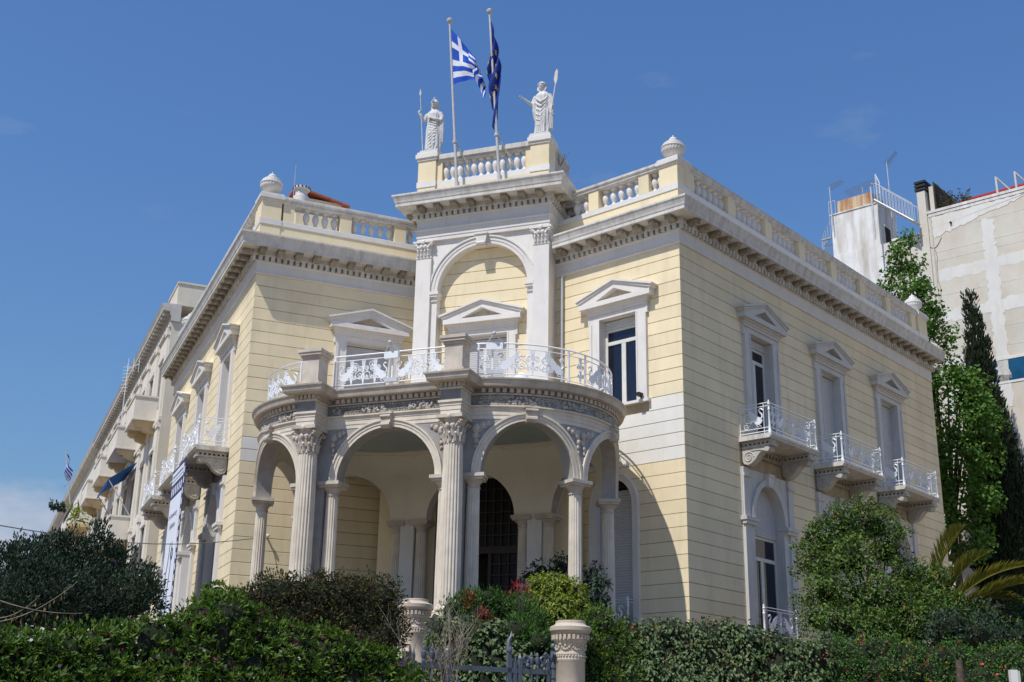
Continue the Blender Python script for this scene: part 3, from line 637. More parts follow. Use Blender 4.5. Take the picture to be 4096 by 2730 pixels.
for e in (-1, 1):
    MB().box(e*1.66, e*1.94, 3.40, 3.84, 16.72, 16.80, PF).box(e*1.62, e*1.96, 3.37, 3.86, 16.80, 16.92, PF).build('impost', 'trim', pav); MB().box(e*1.68, e*1.93, 3.45, 3.8, 16.56, 16.6, PF).build('impost_bead', 'trim', pav)
k = MB(); k.prism([(-.16, 18.42), (.16, 18.42), (.21, 18.86), (-.21, 18.86)], 3.3, 3.5, PF); k.box(-.25, .25, 3.26, 3.5, 18.86, 18.92, PF); k.tube([PF(-.17, 3.3, 18.52), PF(.17, 3.3, 18.52)], .07, 8); k.build('keystone', 'trim', pav)
def corinthian(m, F, a, b, z0, z1, r, sq=.0, flat=False):       # acanthus capital: bell, two leaf rows, volutes, abacus
    h = z1-z0
    if not flat: m.lathe([(r*1.0, z0), (r*1.08, z0+.03*h), (r*1.0, z0+.08*h), (r*1.0, z0+.4*h), (r*1.15, z0+.7*h), (r*1.45, z0+.88*h)], 16, F, a, b)
    else: m.box(a-r, a+r, b-r*.25, b+r*.35, z0, z0+.86*h, F)
    ang = [2*math.pi*i/12 for i in range(12)] if not flat else []
    for row, zr, hh, q in ((0, .08, .30, 1.14), (1, .26, .34, 1.22)):
        pos = [(a+math.cos(t+row*.26)*r, b+math.sin(t+row*.26)*r, math.cos(t+row*.26), math.sin(t+row*.26)) for t in ang] if not flat else [(a-r+2*r*(i+.5*(1+row*0))/4.0, b-r*.28, 0, -1) for i in range(4)]
        for x, y, dx, dy in pos:
            pts = [(x, y, z0+zr*h), (x+dx*.02, y+dy*.02, z0+(zr+hh*.6)*h), (x+dx*.07, y+dy*.07, z0+(zr+hh)*h), (x+dx*.10, y+dy*.10, z0+(zr+hh*.8)*h)]
            m.tube(pts, [r*.2, r*.19, r*.14, r*.06], 5, F)
    for sa in (-1, 1):
        for sb in ((-1, 1) if not flat else (-1,)):
            c0 = (a+sa*r*1.18, b+sb*r*(1.18 if not flat else .42)); k = [(a+sa*r*.35, b+sb*r*(.95 if not flat else .34), z0+.45*h), (a+sa*r*.8, b+sb*r*(1.0 if not flat else .4), z0+.66*h), (*c0, z0+.82*h), (c0[0]+sa*.05, c0[1]+sb*.03, z0+.74*h), (c0[0]+sa*.0, c0[1], z0+.68*h), (c0[0]-sa*.05, c0[1], z0+.74*h)]
            m.tube(k, [r*.14, r*.15, r*.16, r*.15, r*.12, r*.07], 6, F)
    w = r*1.5; t = r*(1.5 if not flat else .55)
    m.box(a-w, a+w, b-t, b+(t if not flat else r*.4), z0+.88*h, z1, F)
    m.ball((a, b-t-.0, z0+.9*h), (.09*r/.25, .06, .09*r/.25), F, 8, 5)
    for sx in (-1, 1): m.ball((a+sx*r*.28, b-t*.72, z0+.62*h), (.085*r/.25,)*3, F, 8, 5)
for e in (-1, 1):
    c = MB(); c.box(e*1.94, e*2.52, 3.38, 3.6, 11.35, 18.27, PF); c.box(e*1.92, e*2.54, 3.36, 3.6, 18.22, 18.27, PF); pl_ = c.build('pilaster', 'trim', pav)
    c = MB(); corinthian(c, PF, e*2.23, 3.42, 18.27, 18.88, .265, flat=True); c.build('capital', 'trim', pl_, smooth=35)
# entablature and cornice of the pavilion
PP = [PF(-2.5, 6.5, 0)[:2], PF(-2.5, 3.42, 0)[:2], PF(2.5, 3.42, 0)[:2], PF(2.5, 6.5, 0)[:2]]
MB().path(PP, [(-.1, 18.885), (.03, 18.885), (.03, 19.02), (.05, 19.025), (.05, 19.17), (.07, 19.175), (.07, 19.28), (.11, 19.30), (.11, 19.34), (.05, 19.36), (.05, 19.72), (.1, 19.75), (-.1, 19.75)]).build('architrave', 'trim', pav)
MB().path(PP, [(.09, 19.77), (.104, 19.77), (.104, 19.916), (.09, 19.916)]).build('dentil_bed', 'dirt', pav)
pc = MB().path(PP, [(b, z+2.03) for b, z in COR]).build('cornice', 'cornice', pav)
OP = O+ax*3.42
dress(pc, OP, rx, -ax, -2.55, 2.55, 19.765, 20.09, .3)
for e in (-1, 1):
    Pt = Vector(PF(e*2.5, 3.42, 0)[:2]); dress(pc, Pt, ax, rx*e, -.05, 2.3, 19.765, 20.09, .25)
# attic: balustrade between two pedestals
at_ = MB(); at_.box(-2.5, 2.5, 3.3, 6, 20.592, 20.96, PF).build('attic', 'cream', pav)
att = [o for o in C.objects if o.name == 'attic'][0]
MB().box(-1.9, 1.9, 3.3, 3.75, 20.962, 21.18, PF).build('attic_base', 'trim', att)
for i in range(12):
    MB; link('baluster', balu, att, Matrix(((rx.x, ax.x, 0, PF(-1.52+3.04*i/11, 3.53, 0)[0]), (rx.y, ax.y, 0, PF(-1.52+3.04*i/11, 3.53, 0)[1]), (0, 0, 1.14, 21.18), (0, 0, 0, 1))))
MB().box(-1.83, 1.83, 3.32, 3.74, 21.965, 22.06, PF).box(-1.83, 1.83, 3.25, 3.81, 22.06, 22.2, PF).box(-1.83, 1.83, 3.28, 3.78, 22.2, 22.26, PF).build('top_rail', 'cornice', att)
for e in (-1, 1): MB().box(e*1.62, e*1.84, 3.34, 3.7, 21.18, 21.965, PF).build('half_pier', 'cream', att)
for e in (-1, 1):
    p = MB().box(e*1.84, e*2.54, 3.24, 3.96, 20.592, 22.06, PF).build('pedestal', 'cream', att)
    MB().box(e*1.81, e*2.57, 3.21, 3.99, 20.98, 21.2, PF).build('pedestal_band', 'trim', p); MB().box(e*1.8, e*2.58, 3.2, 4.0, 22.06, 22.16, PF).box(e*1.75, e*2.63, 3.15, 4.05, 22.16, 22.32, PF).box(e*1.79, e*2.59, 3.19, 4.01, 22.32, 22.42, PF).build('pedestal_cap', 'trim', p)
MB().box(1.84, 2.54, 3.97, 5.6, 20.962, 22.1, PF).build('attic_side_wall', 'marble_warm', att)
MB().box(1.8, 2.58, 3.97, 5.6, 22.1, 22.25, PF).build('attic_side_coping', 'cornice', att)
# downpipe in the angle
MB().tube([FRi(4.78, .12, 11.4), FRi(4.78, .12, 17.2)], .055, 8).build('downpipe', 'pipe', man)
# ---------------------------------------------------------------- the porch: arcade on a stadium plan
WF, RC0 = 2.25, 3.18
AEND = WF+math.pi*RC0; ATOT = AEND+WF
def SF(a, R, z):                                     # a along the colonnade line, R outward radius
    s = 1 if a >= 0 else -1; a = abs(a)
    if a <= WF: u, v = a, -R
    elif a <= AEND: t = (a-WF)/RC0; u, v = WF+R*math.sin(t), -R*math.cos(t)
    else: u, v = AEND+WF-a, R
    return PF(s*u, v, z)
def avals(a0, a1, step=.14):
    b = [a0, a1]+[x for x in (-AEND, -WF, WF, AEND) if a0 < x < a1]; b = sorted(b); out = []
    for p, q in zip(b, b[1:]):
        flat = abs((p+q)/2) <= WF or abs((p+q)/2) >= AEND
        n = 1 if flat else max(1, int((q-p)/step)); out += [p+(q-p)*i/n for i in range(n)]
    return out+[a1]
ZF, ZS, ZT = 4.7, 8.67, 10.16
BAYS = [(0, 1.52, -2.15, 2.15)]
for e in (-1, 1):
    for c, hw, l, r in ((4.08, 1.27, 2.15, 5.58), (7.105, 1.29, 5.58, 8.63), (10.24, 1.38, 8.63, 12.27)): BAYS.append((e*c, hw, *( (l, r) if e > 0 else (-r, -l))))
BAYS.append((ATOT, 1.55, 12.27, None))
def ring(m, prof, a0, a1): m.sweep(prof, avals(a0, a1), SF)
por = MB()
for c, hw, l, r in BAYS:
    n = 24; H = 1.48
    if r is None:                                     # back bay, in the flat frame
        continue
    col = [(l, ZS)]+[(c-hw*math.cos(math.pi*i/n), ZS+H*math.sin(math.pi*i/n)) for i in range(n+1)]+[(r, ZS)]
    vs = []; fs = []
    for a, z in col: vs += [(a, 3.40, z), (a, 3.40, ZT+.02), (a, 2.96, ZT+.02), (a, 2.96, z)]
    for i in range(len(col)-1):
        for j in range(4): fs.append([4*i+j, 4*i+(j+1) % 4, 4*i+4+(j+1) % 4, 4*i+4+j])
    por.add(vs, fs, SF)
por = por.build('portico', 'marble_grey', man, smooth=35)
for c, hw, l, r in BAYS[:-1]:
    v = MB(); k = MB()
    for i in range(24):
        t0, t1 = math.pi*i/24, math.pi*(i+1)/24; f = lambda t, q: (c-(hw+q)*math.cos(t), ZS+(1.48+q)*math.sin(t))
        for q0, q1, pr in ((0, .09, .03), (.09, .18, .05), (.18, .23, .085)): v.prism([f(t0, q0), f(t0, q1), f(t1, q1), f(t1, q0)], 3.38, 3.40+pr, SF)
    v.build('archivolt', 'marble', por, smooth=20)
    k.prism([(c-.13, ZS+1.42), (c+.13, ZS+1.42), (c+.17, ZS+1.82), (c-.17, ZS+1.82)], 3.38, 3.56, SF); k.box(c-.2, c+.2, 3.38, 3.6, ZS+1.82, ZS+1.88, SF); k.tube([SF(c-.14, 3.55, ZS+1.52), SF(c+.14, 3.55, ZS+1.52)], .07, 7); k.tube([SF(c-.16, 3.57, ZS+1.76), SF(c+.16, 3.57, ZS+1.76)], .05, 7)
    k.build('keystone', 'marble_warm', por, smooth=30)
    # spandrel ornament
    for e in (-1, 1):
        o_ = MB(); q = c+e*(hw+.16 if c == 0 else hw+.12); zz = ZS+1.26
        for dx, dz, s_ in ((0, 0, .13), (-e*.17, .08, .10), (e*.03, -.2, .09), (e*.0, -.36, .07), (-e*.30, .13, .07), (e*.01, -.5, .05)):
            o_.ball((q+dx, 3.41, zz+dz), (s_*.8, .05, s_), SF, 8, 5); spiral(o_, lambda a, b, z: SF(a, 3.43, z), q+dx, zz+dz, s_*1.15, 1.3, .02, e, 0, 0)
        o_.build('spandrel_relief', 'marble_warm', por, smooth=40)
A1 = 10.9
for nm, prof, mt in (('architrave', [(2.96, ZT+.021), (3.415, ZT+.021), (3.415, ZT+.13), (3.43, ZT+.135), (3.43, ZT+.25), (3.445, ZT+.255), (3.445, ZT+.335), (3.50, ZT+.36), (3.50, ZT+.40), (2.96, ZT+.40)], 'marble'),
                     ('frieze', [(2.96, 10.561), (3.40, 10.561), (3.40, 10.87), (2.96, 10.87)], 'relief_bg'),
                     ('cornice', [(2.96, 10.871), (3.44, 10.871), (3.45, 10.915), (3.42, 10.92), (3.42, 11.05), (3.5, 11.055), (3.64, 11.075), (3.66, 11.13), (3.68, 11.22), (3.72, 11.25), (3.73, 11.29), (3.4, 11.31), (2.96, 11.31)], 'marble_warm')):
    m = MB(); ring(m, prof, -A1, A1); o_ = m.build(nm, mt, por, smooth=30)
    if nm == 'cornice': pco = o_
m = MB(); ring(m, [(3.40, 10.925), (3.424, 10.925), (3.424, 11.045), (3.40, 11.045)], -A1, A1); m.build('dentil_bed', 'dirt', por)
pd = MB().box(-.055, .055, 0, .10, 0, .115).mesh('dentil', 'marble_warm')
def smat(a, R, z):
    p = Vector(SF(a, R, z)); t = (Vector(SF(a+.01, R, z))-Vector(SF(a-.01, R, z))).normalized(); o_ = (Vector(SF(a, R+.1, z))-p).normalized()
    return Matrix(((t.x, o_.x, 0, p.x), (t.y, o_.y, 0, p.y), (0, 0, 1, z), (0, 0, 0, 1)))
a = -9.6
while a < 9.61:
    if not 1.75 < abs(a) < 2.75: link('dentil', pd, por, smat(a, 3.42, 10.927))
    a += .178
# frieze relief: fruit garland and scrolling leaves
fr = MB(); a = -9.4; i = 0
while a < 9.4:
    if not 1.8 < abs(a) < 2.7:
        t = (i % 16); z = 10.715
        if t < 8:
            for _ in range(5): fr.ball((a+random.uniform(-.05, .05), 3.41, z+random.uniform(-.11, .11)), (.05, .055, .045), SF, 6, 4)
        else:
            for e in (-1, 1): spiral(fr, lambda x, y, zz: SF(x, 3.415, zz), a, z+e*.07, .07, 1.2, .024, e, random.random()*6, 0, 4, n=9); fr.ball((a, 3.41, z+e*.11), (.03, .03, .03), SF, 5, 4)
    a += .09; i += 1
o_ = fr.build('frieze_relief', 'relief', por, smooth=50); o_['kind'] = 'stuff'
# floor slab of the terrace, inner wall face, ceiling
m = MB(); n = [SF(a, 2.97, 0) for a in avals(-ATOT, ATOT)[:-1]]
m.add([(x, y, 11.3) for x, y, _ in n]+[(x, y, 11.16) for x, y, _ in n], [list(range(len(n))), list(range(2*len(n)-1, len(n)-1, -1))]); m.build('terrace', 'marble', por)
m = MB(); n = [SF(a, 2.955, 0) for a in avals(-ATOT, ATOT)[:-1]]; m.add([(x, y, 10.95) for x, y, _ in n], [list(range(len(n)))]); m.build('ceiling', 'ceil', por)
# plaster lining above the arches (inner face): strips from arch line to the cove
m = MB(); ring(m, [(2.955, 10.16), (2.92, 10.4), (2.84, 10.6), (2.76, 10.70), (2.74, 10.78), (2.66, 10.80), (2.66, 10.86), (2.60, 10.88), (2.60, 10.945), (2.955, 10.945)], -ATOT+.001, ATOT-.001)
m.build('ceiling_cove', 'vault', por, smooth=40)
lin = MB(); arch_panel(lin, -2.22, 2.22, ZS, 10.2, 1.55, ZS, 1.5, 2.954, 3.4)
for c, hw, l, r in BAYS:
    if r is None: continue
    col = [(l, ZS)]+[(c-hw*math.cos(math.pi*i/24), ZS+1.48*math.sin(math.pi*i/24)) for i in range(25)]+[(r, ZS)]
    vs = []; fs = []
    for a, z in col: vs += [(a, 2.957, z), (a, 2.957, ZT+.05), (a, 2.952, ZT+.05), (a, 2.952, z)]
    for i in range(len(col)-1):
        for j in range(4): fs.append([4*i+j, 4*i+(j+1) % 4, 4*i+4+(j+1) % 4, 4*i+4+j])
    lin.add(vs, fs, SF)
lin.build('plaster_lining', 'vault', por, smooth=35)
# terrace infill between the ring and the house walls
ap = 9.35
ply2 = [SF(-ap-.02*i, 3.70, 0)[:2] for i in (0,)]+[FLi(3.0, .0, 0)[:2], FLi(ELI, -.02, 0)[:2], PF(-2.45, 3.7, 0)[:2], PF(2.45, 3.7, 0)[:2], FRi(ERI, -.02, 0)[:2], FRi(4.0, 0, 0)[:2], SF(ap, 3.70, 0)[:2]]+[SF(a_, 3.2, 0)[:2] for a_ in avals(ap, ATOT-.01)]+[SF(-a_, 3.2, 0)[:2] for a_ in reversed(avals(ap, ATOT-.01))]
m = MB(); m.prism([(x, y) for x, y in ply2], 10.9, 11.305, lambda a, b, c: (a, c, b)); m.build('terrace_infill', 'marble', por)
# floor and steps
m = MB(); n = [SF(a, 3.75, 0) for a in avals(-ATOT, ATOT)[:-1]]; k = len(n)
m.add([(x, y, ZF) for x, y, _ in n]+[(x, y, 3.0) for x, y, _ in n], [list(range(k)), list(range(2*k-1, k-1, -1))]+[[i, (i+1) % k, k+(i+1) % k, k+i] for i in range(k)]); m.build('podium', 'floor', por)
m = MB()
for i in range(7): m.box(-1.7, 1.7, -3.76-.32*(i+1), -3.7, 3.0-.1, ZF-.18*(i+1)+.02, PF)
m.build('steps', 'marble', por)
# colonettes
def colonette(a, R=RC0, r=.195):
    def Fl(x, y, z): return SF(a+x, R+y, z)
    m = MB(); m.lathe([(r*1.02, ZF+.32), (r*1.0, 6.2), (r*.9, 8.27)], 48, Fl, 0, 0, .12, 16); sh = m.build('colonette', 'marble', por, smooth=25)
    c = MB(); c.lathe([(r*.92, 8.27), (r*1.0, 8.275), (r*1.0, 8.31), (r*.92, 8.315), (r*.92, 8.37), (r*1.15, 8.44), (r*1.38, 8.48), (r*1.4, 8.50)], 24, Fl); q = r*1.55; c.box(-q, q, -q, q, 8.502, 8.57, Fl); c.box(-q-.04, q+.04, -q-.02, q+.04, 8.57, 8.668, Fl); c.build('capital', 'marble_warm', sh, smooth=30)
    b = MB(); b.box(-.3, .3, -.3, .3, ZF, ZF+.1, Fl); b.lathe([(.29, ZF+.1), (.3, ZF+.15), (.28, ZF+.19), (.24, ZF+.22), (.26, ZF+.27), (.23, ZF+.3), (.2, ZF+.322)], 20, Fl); b.build('base', 'marble', sh, smooth=30)
for e in (-1, 1):
    for a in (1.74, 2.58, 5.58, 8.63, 11.85, 12.69): colonette(e*a)
    # piers between the paired colonettes
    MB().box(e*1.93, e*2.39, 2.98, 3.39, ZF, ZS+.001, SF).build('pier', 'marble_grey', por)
    m = MB(); m.box(e*12.0, e*12.5, 2.98, 3.9, ZF, ZS, SF); m.box(e*11.7, e*12.9, 2.94, 3.6, 8.57, 8.668, SF); m.build('pier', 'trim', por)
# the two tall columns with their projecting entablature and terrace pedestals
for e in (-1, 1):
    cu, cv = e*2.24, -3.86
    Fl = lambda a, b, z: PF(cu+a, cv+b, z)
    m = MB(); m.lathe([(.305, 5.03), (.30, 5.1), (.30, 6.5), (.29, 8), (.262, 9.36)], 80, Fl, 0, 0, .11, 20); sh = m.build('column', 'marble', por, smooth=25)
    c = MB(); corinthian(c, Fl, 0, 0, 9.36, 10.16, .255); c.build('capital', 'marble_warm', sh, smooth=40)
    b = MB(); b.box(-.42, .42, -.42, .42, 4.55, 4.72, Fl); b.lathe([(.40, 4.72), (.42, 4.77), (.40, 4.83), (.34, 4.85), (.33, 4.9), (.37, 4.93), (.36, 4.99), (.31, 5.03)], 28, Fl); b.box(-.5, .5, -.5, .45, 3.0, 4.55, Fl); b.build('base', 'marble', sh, smooth=30)
    r_ = MB()
    for (hw, f, z0, z1) in ((.295, -.29, 10.162, 10.29), (.31, -.305, 10.29, 10.41), (.325, -.32, 10.41, 10.5), (.36, -.355, 10.5, 10.56), (.30, -.295, 10.56, 10.87), (.34, -.335, 10.872, 10.92), (.31, -.31, 10.92, 11.05), (.40, -.4, 11.052, 11.07)):
        r_.box(-hw, hw, f, .45, z0, z1, Fl)
    ra = r_.build('entablature_block', 'marble', por)
    q = MB(); pr = [(.3, 11.07), (.55, 11.072), (.58, 11.13), (.6, 11.22), (.64, 11.25), (.65, 11.295), (.3, 11.3)]
    q.path([Fl(-.04, .5, 0)[:2], Fl(-.04, -.04, 0)[:2], Fl(.04, -.04, 0)[:2], Fl(.04, .5, 0)[:2]], pr); q.box(-.4, .4, -.36, .5, 11.072, 11.299, Fl); q.build('cornice_block', 'marble_warm', ra)
    MB().box(-.302, .302, -.30, -.296, 10.57, 10.86, Fl).build('frieze_panel', 'relief_bg', ra)
    dl = MB()
    for i in range(5): dl.box(-.30+.13*i, -.22+.13*i, -.39, -.3, 10.93, 11.045, Fl)
    for i in range(6):
        for g in (-1, 1): dl.box(g*.305, g*.39, -.3+.13*i, -.22+.13*i, 10.93, 11.045, Fl)
    dl.build('dentils', 'marble_warm', ra)
    p = MB(); p.box(-.33, .33, -.27, .39, 11.30, 11.5, Fl).box(-.27, .27, -.21, .33, 11.5, 12.2, Fl); p = p.build('pedestal', 'marble_warm', por)
    MB().box(-.30, .30, -.24, .36, 12.2, 12.28, Fl).box(-.36, .36, -.30, .42, 12.28, 12.36, Fl).box(-.39, .39, -.33, .45, 12.36, 12.45, Fl).build('pedestal_cap', 'marble_warm', p)
# terrace railing
RR = 3.28
def RF(a, b, z): return SF(a, RR+b, z)
def rail_run(a0, a1, posts, sw, sc_):
    m = MB(); av = avals(a0, a1, .2)
    for z, r in ((12.42, .026), (12.27, .014), (11.52, .016), (11.42, .016)): m.tube([RF(a, 0, z) for a in av], r, 5)
    for a in posts: m.box(a-.022, a+.022, -.022, .022, 11.31, 12.42, RF)
    for a, f in sw: swan(m, RF, a, 11.58, .56, f)
    for a, b in sc_: scrolls(m, RF, a, b, 11.54, 12.25, 0, 1.6, .019)
    for a, f in sw: e_ = -1 if f else 1; spiral(m, RF, a+e_*.62, 11.80, .16, 1.6, .018, e_, 0, 0); spiral(m, RF, a+e_*.50, 12.12, .10, 1.4, .016, -e_, 0, 0); spiral(m, RF, a-e_*.02, 11.64, .08, 1.3, .014, e_, 0, 0)
    m.build('railing', 'iron_white', por, smooth=40)
def panel(c, w): return [(c-w/2+.12, False), (c+w/2-.12, True)], [(c-w/2+.40, c+w/2-.40)]
s1, c1 = panel(-.93, 1.75); s2, c2 = panel(.93, 1.75)
rail_run(-1.95, 1.95, (-1.86, -.0, 1.86), s1+s2, [(-1.50, -.36), (.36, 1.50)])
for e in (-1, 1):
    sw, sc_, po = [], [], [e*2.65]
    for c, wd in ((4.15, 2.1), (7.0, 2.1), (9.6, 1.6)):
        a, b = panel(c, wd); sw += [(e*x, f if e > 0 else not f) for x, f in a]; sc_ += [tuple(sorted((e*p, e*q))) for p, q in b]; po += [e*(c-wd/2-.06), e*(c+wd/2+.06)]
        sc_.append(tuple(sorted((e*(c-wd/2-.42), e*(c-wd/2-.1)))))
    a0, a1 = sorted((e*2.6, e*10.6)); rail_run(a0, a1, po, sw, sc_)
# wall behind the porch: entrance door with grilles
m = MB()
for p, q in ((-2.6, -1.5), (1.5, 2.6)): m.box(p, q, 3.6, 4.0, ZF, 11.3, PF)
m.box(-1.5, 1.5, 3.6, 4.0, 10.1, 11.3, PF); m.build('entrance_wall', 'cream', man)
for e in (-1, 1):
    m = MB(); m.box(e*2.55, e*3.6, 3.62, 3.9, ZF, 11.3, PF); m.build('entrance_wall', 'cream', man)
d = MB(); d.box(-1.5, 1.5, 3.7, 3.8, 7.6, 7.8, PF).box(-1.5, -1.4, 3.68, 3.8, ZF, 10.1, PF).box(1.4, 1.5, 3.68, 3.8, ZF, 10.1, PF).box(-.5, -.4, 3.68, 3.8, ZF, 7.6, PF).box(.4, .5, 3.68, 3.8, ZF, 7.6, PF); door = d.build('entrance_door', 'wood', man)
for p, q, z0, z1 in ((.5, 1.4, ZF, 7.6), (-1.4, 1.4, 7.8, 10.1)):
    g_ = MB(); n = max(3, int((q-p)/.26))
    for i in range(n+1): g_.box(p+(q-p)*i/n-.02, p+(q-p)*i/n+.02, 3.70, 3.74, z0, z1, PF)
    k = int((z1-z0)/.34)
    for i in range(k+1): g_.box(p, q, 3.695, 3.735, z0+(z1-z0)*i/k-.02, z0+(z1-z0)*i/k+.02, PF)
    g_.build('grille', 'wood', door); MB().box(p, q, 3.77, 3.78, z0, z1, PF).build('pane', 'hall_glass', door)
MB().box(-1.4, .4, 4.6, 4.65, ZF, 7.6, PF).build('dark_hall', 'dark', door)
# ---------------------------------------------------------------- terrace lamp, floodlights, camera
p = PF(2.0, 2.2, 0); lamp = thing('terrace_lamp', (p[0], p[1], 11.31), 'white opal globe lamp on a short post behind the terrace railing', 'lamp')
MB().tube([(p[0], p[1], 11.31), (p[0], p[1], 12.72)], .04, 8).build('post', 'iron_white', lamp)
MB().ball((p[0], p[1], 12.95), .26, ID, 20, 12).build('globe', 'globe', lamp, smooth=60)
for a, lab in ((0.0, 'white floodlight bracket clamped to the front terrace railing between two swans'), (3.1, 'white floodlight bracket on the terrace railing right of the stone pedestal')):
    q = SF(a, RR+.02, 12.42); t = thing('floodlight', q, lab, 'floodlight', 'floodlights on the terrace railing')
    MB().box(a-.22, a+.22, .02, .14, 12.2, 12.4, RF).build('housing', 'iron_white', t); m = MB(); m.tube([RF(a-.2, .1, 12.4), RF(a, .25, 12.62), RF(a+.25, .1, 12.4)], .018, 5); m.ball(RF(a, .25, 12.64), .06); m.build('bracket', 'steel', t); MB().box(a-.2, a+.2, .02, .1, 11.5, 11.62, RF).build('clamp', 'steel', t)
t = thing('security_camera', FRi(1.5, .2, 12.2), 'small dark security camera on the sill of the right upper window', 'camera')
MB().box(1.42, 1.58, .14, .36, 12.28, 12.38, FRi).build('body', 'black', t); MB().tube([FRi(1.5, .1, 12.2), FRi(1.5, .2, 12.3)], .02, 5).build('bracket', 'black', t)
# overhead cable and its wall hook
hk = Vector(FLi(1.12, .12, 8.05)); far = at(-30, 1203, 30)
pts = [hk.lerp(far, i/12)+Vector((0, 0, -.35*math.sin(math.pi*i/12))) for i in range(13)]
tag(MB().tube(pts, .014, 5).build('cable', 'antenna'), 'thin black cable strung from the cream wall towards the left', 'cable')
t = thing('cable_hook', hk, 'small white wall hook with insulator holding the cable', 'hook'); MB().tube([FLi(1.12, 0, 8.05), FLi(1.12, .16, 8.05)], .035, 7).build('arm', 'trim', t); MB().ball(FLi(1.12, .16, 8.08), .06).build('insulator', 'trim', t)
# ---------------------------------------------------------------- statues (remeshed to one continuous surface)
def remeshed(m, name, vox, mt, parent, mw, smooth_it=2):
    me = m.mesh(name, mt); o = bpy.data.objects.new(name+'_tmp', me); C.objects.link(o)
    r = o.modifiers.new('r', 'REMESH'); r.mode = 'VOXEL'; r.voxel_size = vox; r.use_smooth_shade = True
    if smooth_it: s_ = o.modifiers.new('s', 'SMOOTH'); s_.iterations = smooth_it; s_.factor = .4
    bpy.context.view_layer.update(); dg = bpy.context.evaluated_depsgraph_get()
    nm = bpy.data.meshes.new_from_object(o.evaluated_get(dg)); nm.name = name
    bpy.data.objects.remove(o); nm.materials.clear(); nm.materials.append(M[mt])
    return link(name, nm, parent, mw)
def loft(m, secs, n=56, folds=0, k=13, twist=0.0, ph=0):
    vs = []
    for (z, a, b, cx, cy, fa) in secs:
        for j in range(n):
            t = 2*math.pi*j/n; q = 1+fa*(math.cos(k*t+ph+twist*z)+.5*math.cos(2.3*k*t+1.7+twist*1.6*z)); vs.append((cx+a*q*math.cos(t), cy+b*q*math.sin(t), z))
    L = len(secs); fs = [[i*n+j, i*n+(j+1) % n, (i+1)*n+(j+1) % n, (i+1)*n+j] for i in range(L-1) for j in range(n)]
    fs += [list(range(n-1, -1, -1)), list(range((L-1)*n, L*n))]; m.add(vs, fs)
def head(m, x, y, z, hair):
    m.ball((x, y, z), (.105, .125, .15), ID, 18, 12); m.ball((x, y-.02, z-.09), (.075, .095, .085), ID, 14, 8)
    m.tube([(x, y-.10, z+.05), (x, y-.135, z-.02), (x, y-.15, z-.035), (x, y-.115, z-.05)], [.016, .02, .024, .012], 6)   # nose
    m.ball((x, y-.115, z-.08), (.035, .018, .012), ID, 8, 5); m.ball((x, y-.105, z-.125), (.035, .03, .025), ID, 8, 5)
    for e in (-1, 1): m.ball((x+e*.042, y-.10, z+.035), (.026, .022, .012), ID, 8, 5); m.ball((x+e*.105, y, z), (.018, .03, .04), ID, 6, 5); m.tube([(x+e*.015, y-.12, z+.06), (x+e*.07, y-.1, z+.062)], .014, 5)
    m.lathe([(.075, z-.3), (.07, z-.2), (.075, z-.1)], 14, ID, x, y+.02)
    if hair == 'curls':
        for i in range(26):
            t = 2*math.pi*i/13; h = (.07 if i < 13 else .13); r = .115 if i < 13 else .07
            m.ball((x+r*math.cos(t), y+.02+r*1.1*math.sin(t), z+h), .042, ID, 7, 5)
        for e in (-1, 1): m.tube([(x+e*.11, y+.03, z+.04), (x+e*.13, y+.02, z-.08), (x+e*.11, y-.02, z-.2)], [.04, .045, .03], 7)
    else:                                              # crested helmet pushed back
        m.lathe([(.135, z+.03), (.14, z+.06), (.125, z+.12), (.09, z+.18), (.04, z+.225), (.005, z+.24)], 18, ID, x, y+.01)
        m.tube([(x, y-.1, z+.2), (x, y-.02, z+.27), (x, y+.1, z+.24), (x, y+.16, z+.08)], [.02, .035, .035, .02], 7)
        m.tube([(x, y-.13, z+.055), (x, y-.16, z+.09), (x, y-.1, z+.16)], [.05, .04, .02], 7)
        for e in (-1, 1): m.tube([(x+e*.1, y+.06, z), (x+e*.12, y+.08, z-.1), (x+e*.09, y+.06, z-.22)], [.04, .045, .03], 7)
def hand(m, p, d, n_, grip):                           # palm, four fingers and a thumb
    p = Vector(p); d = Vector(d).normalized(); n_ = Vector(n_).normalized(); s = d.cross(n_).normalized()
    m.tube([p-d*.03, p+d*.03, p+d*.07], [.032, .042, .036], 8)
    for i in range(4):
        o = p+d*.07+s*(.033*(i-1.5)); L = (.075, .09, .085, .065)[i]
        q = [o, o+d*L*.5+n_*(.02 if grip else .004), o+d*L*(.6 if grip else .95)+n_*(.055 if grip else .03)]; m.tube(q, [.016, .015, .011], 6)
    o = p+s*.04; m.tube([o, o+s*.03+d*.03+n_*.015, o+s*.02+d*.07+n_*.035], [.018, .016, .011], 6)
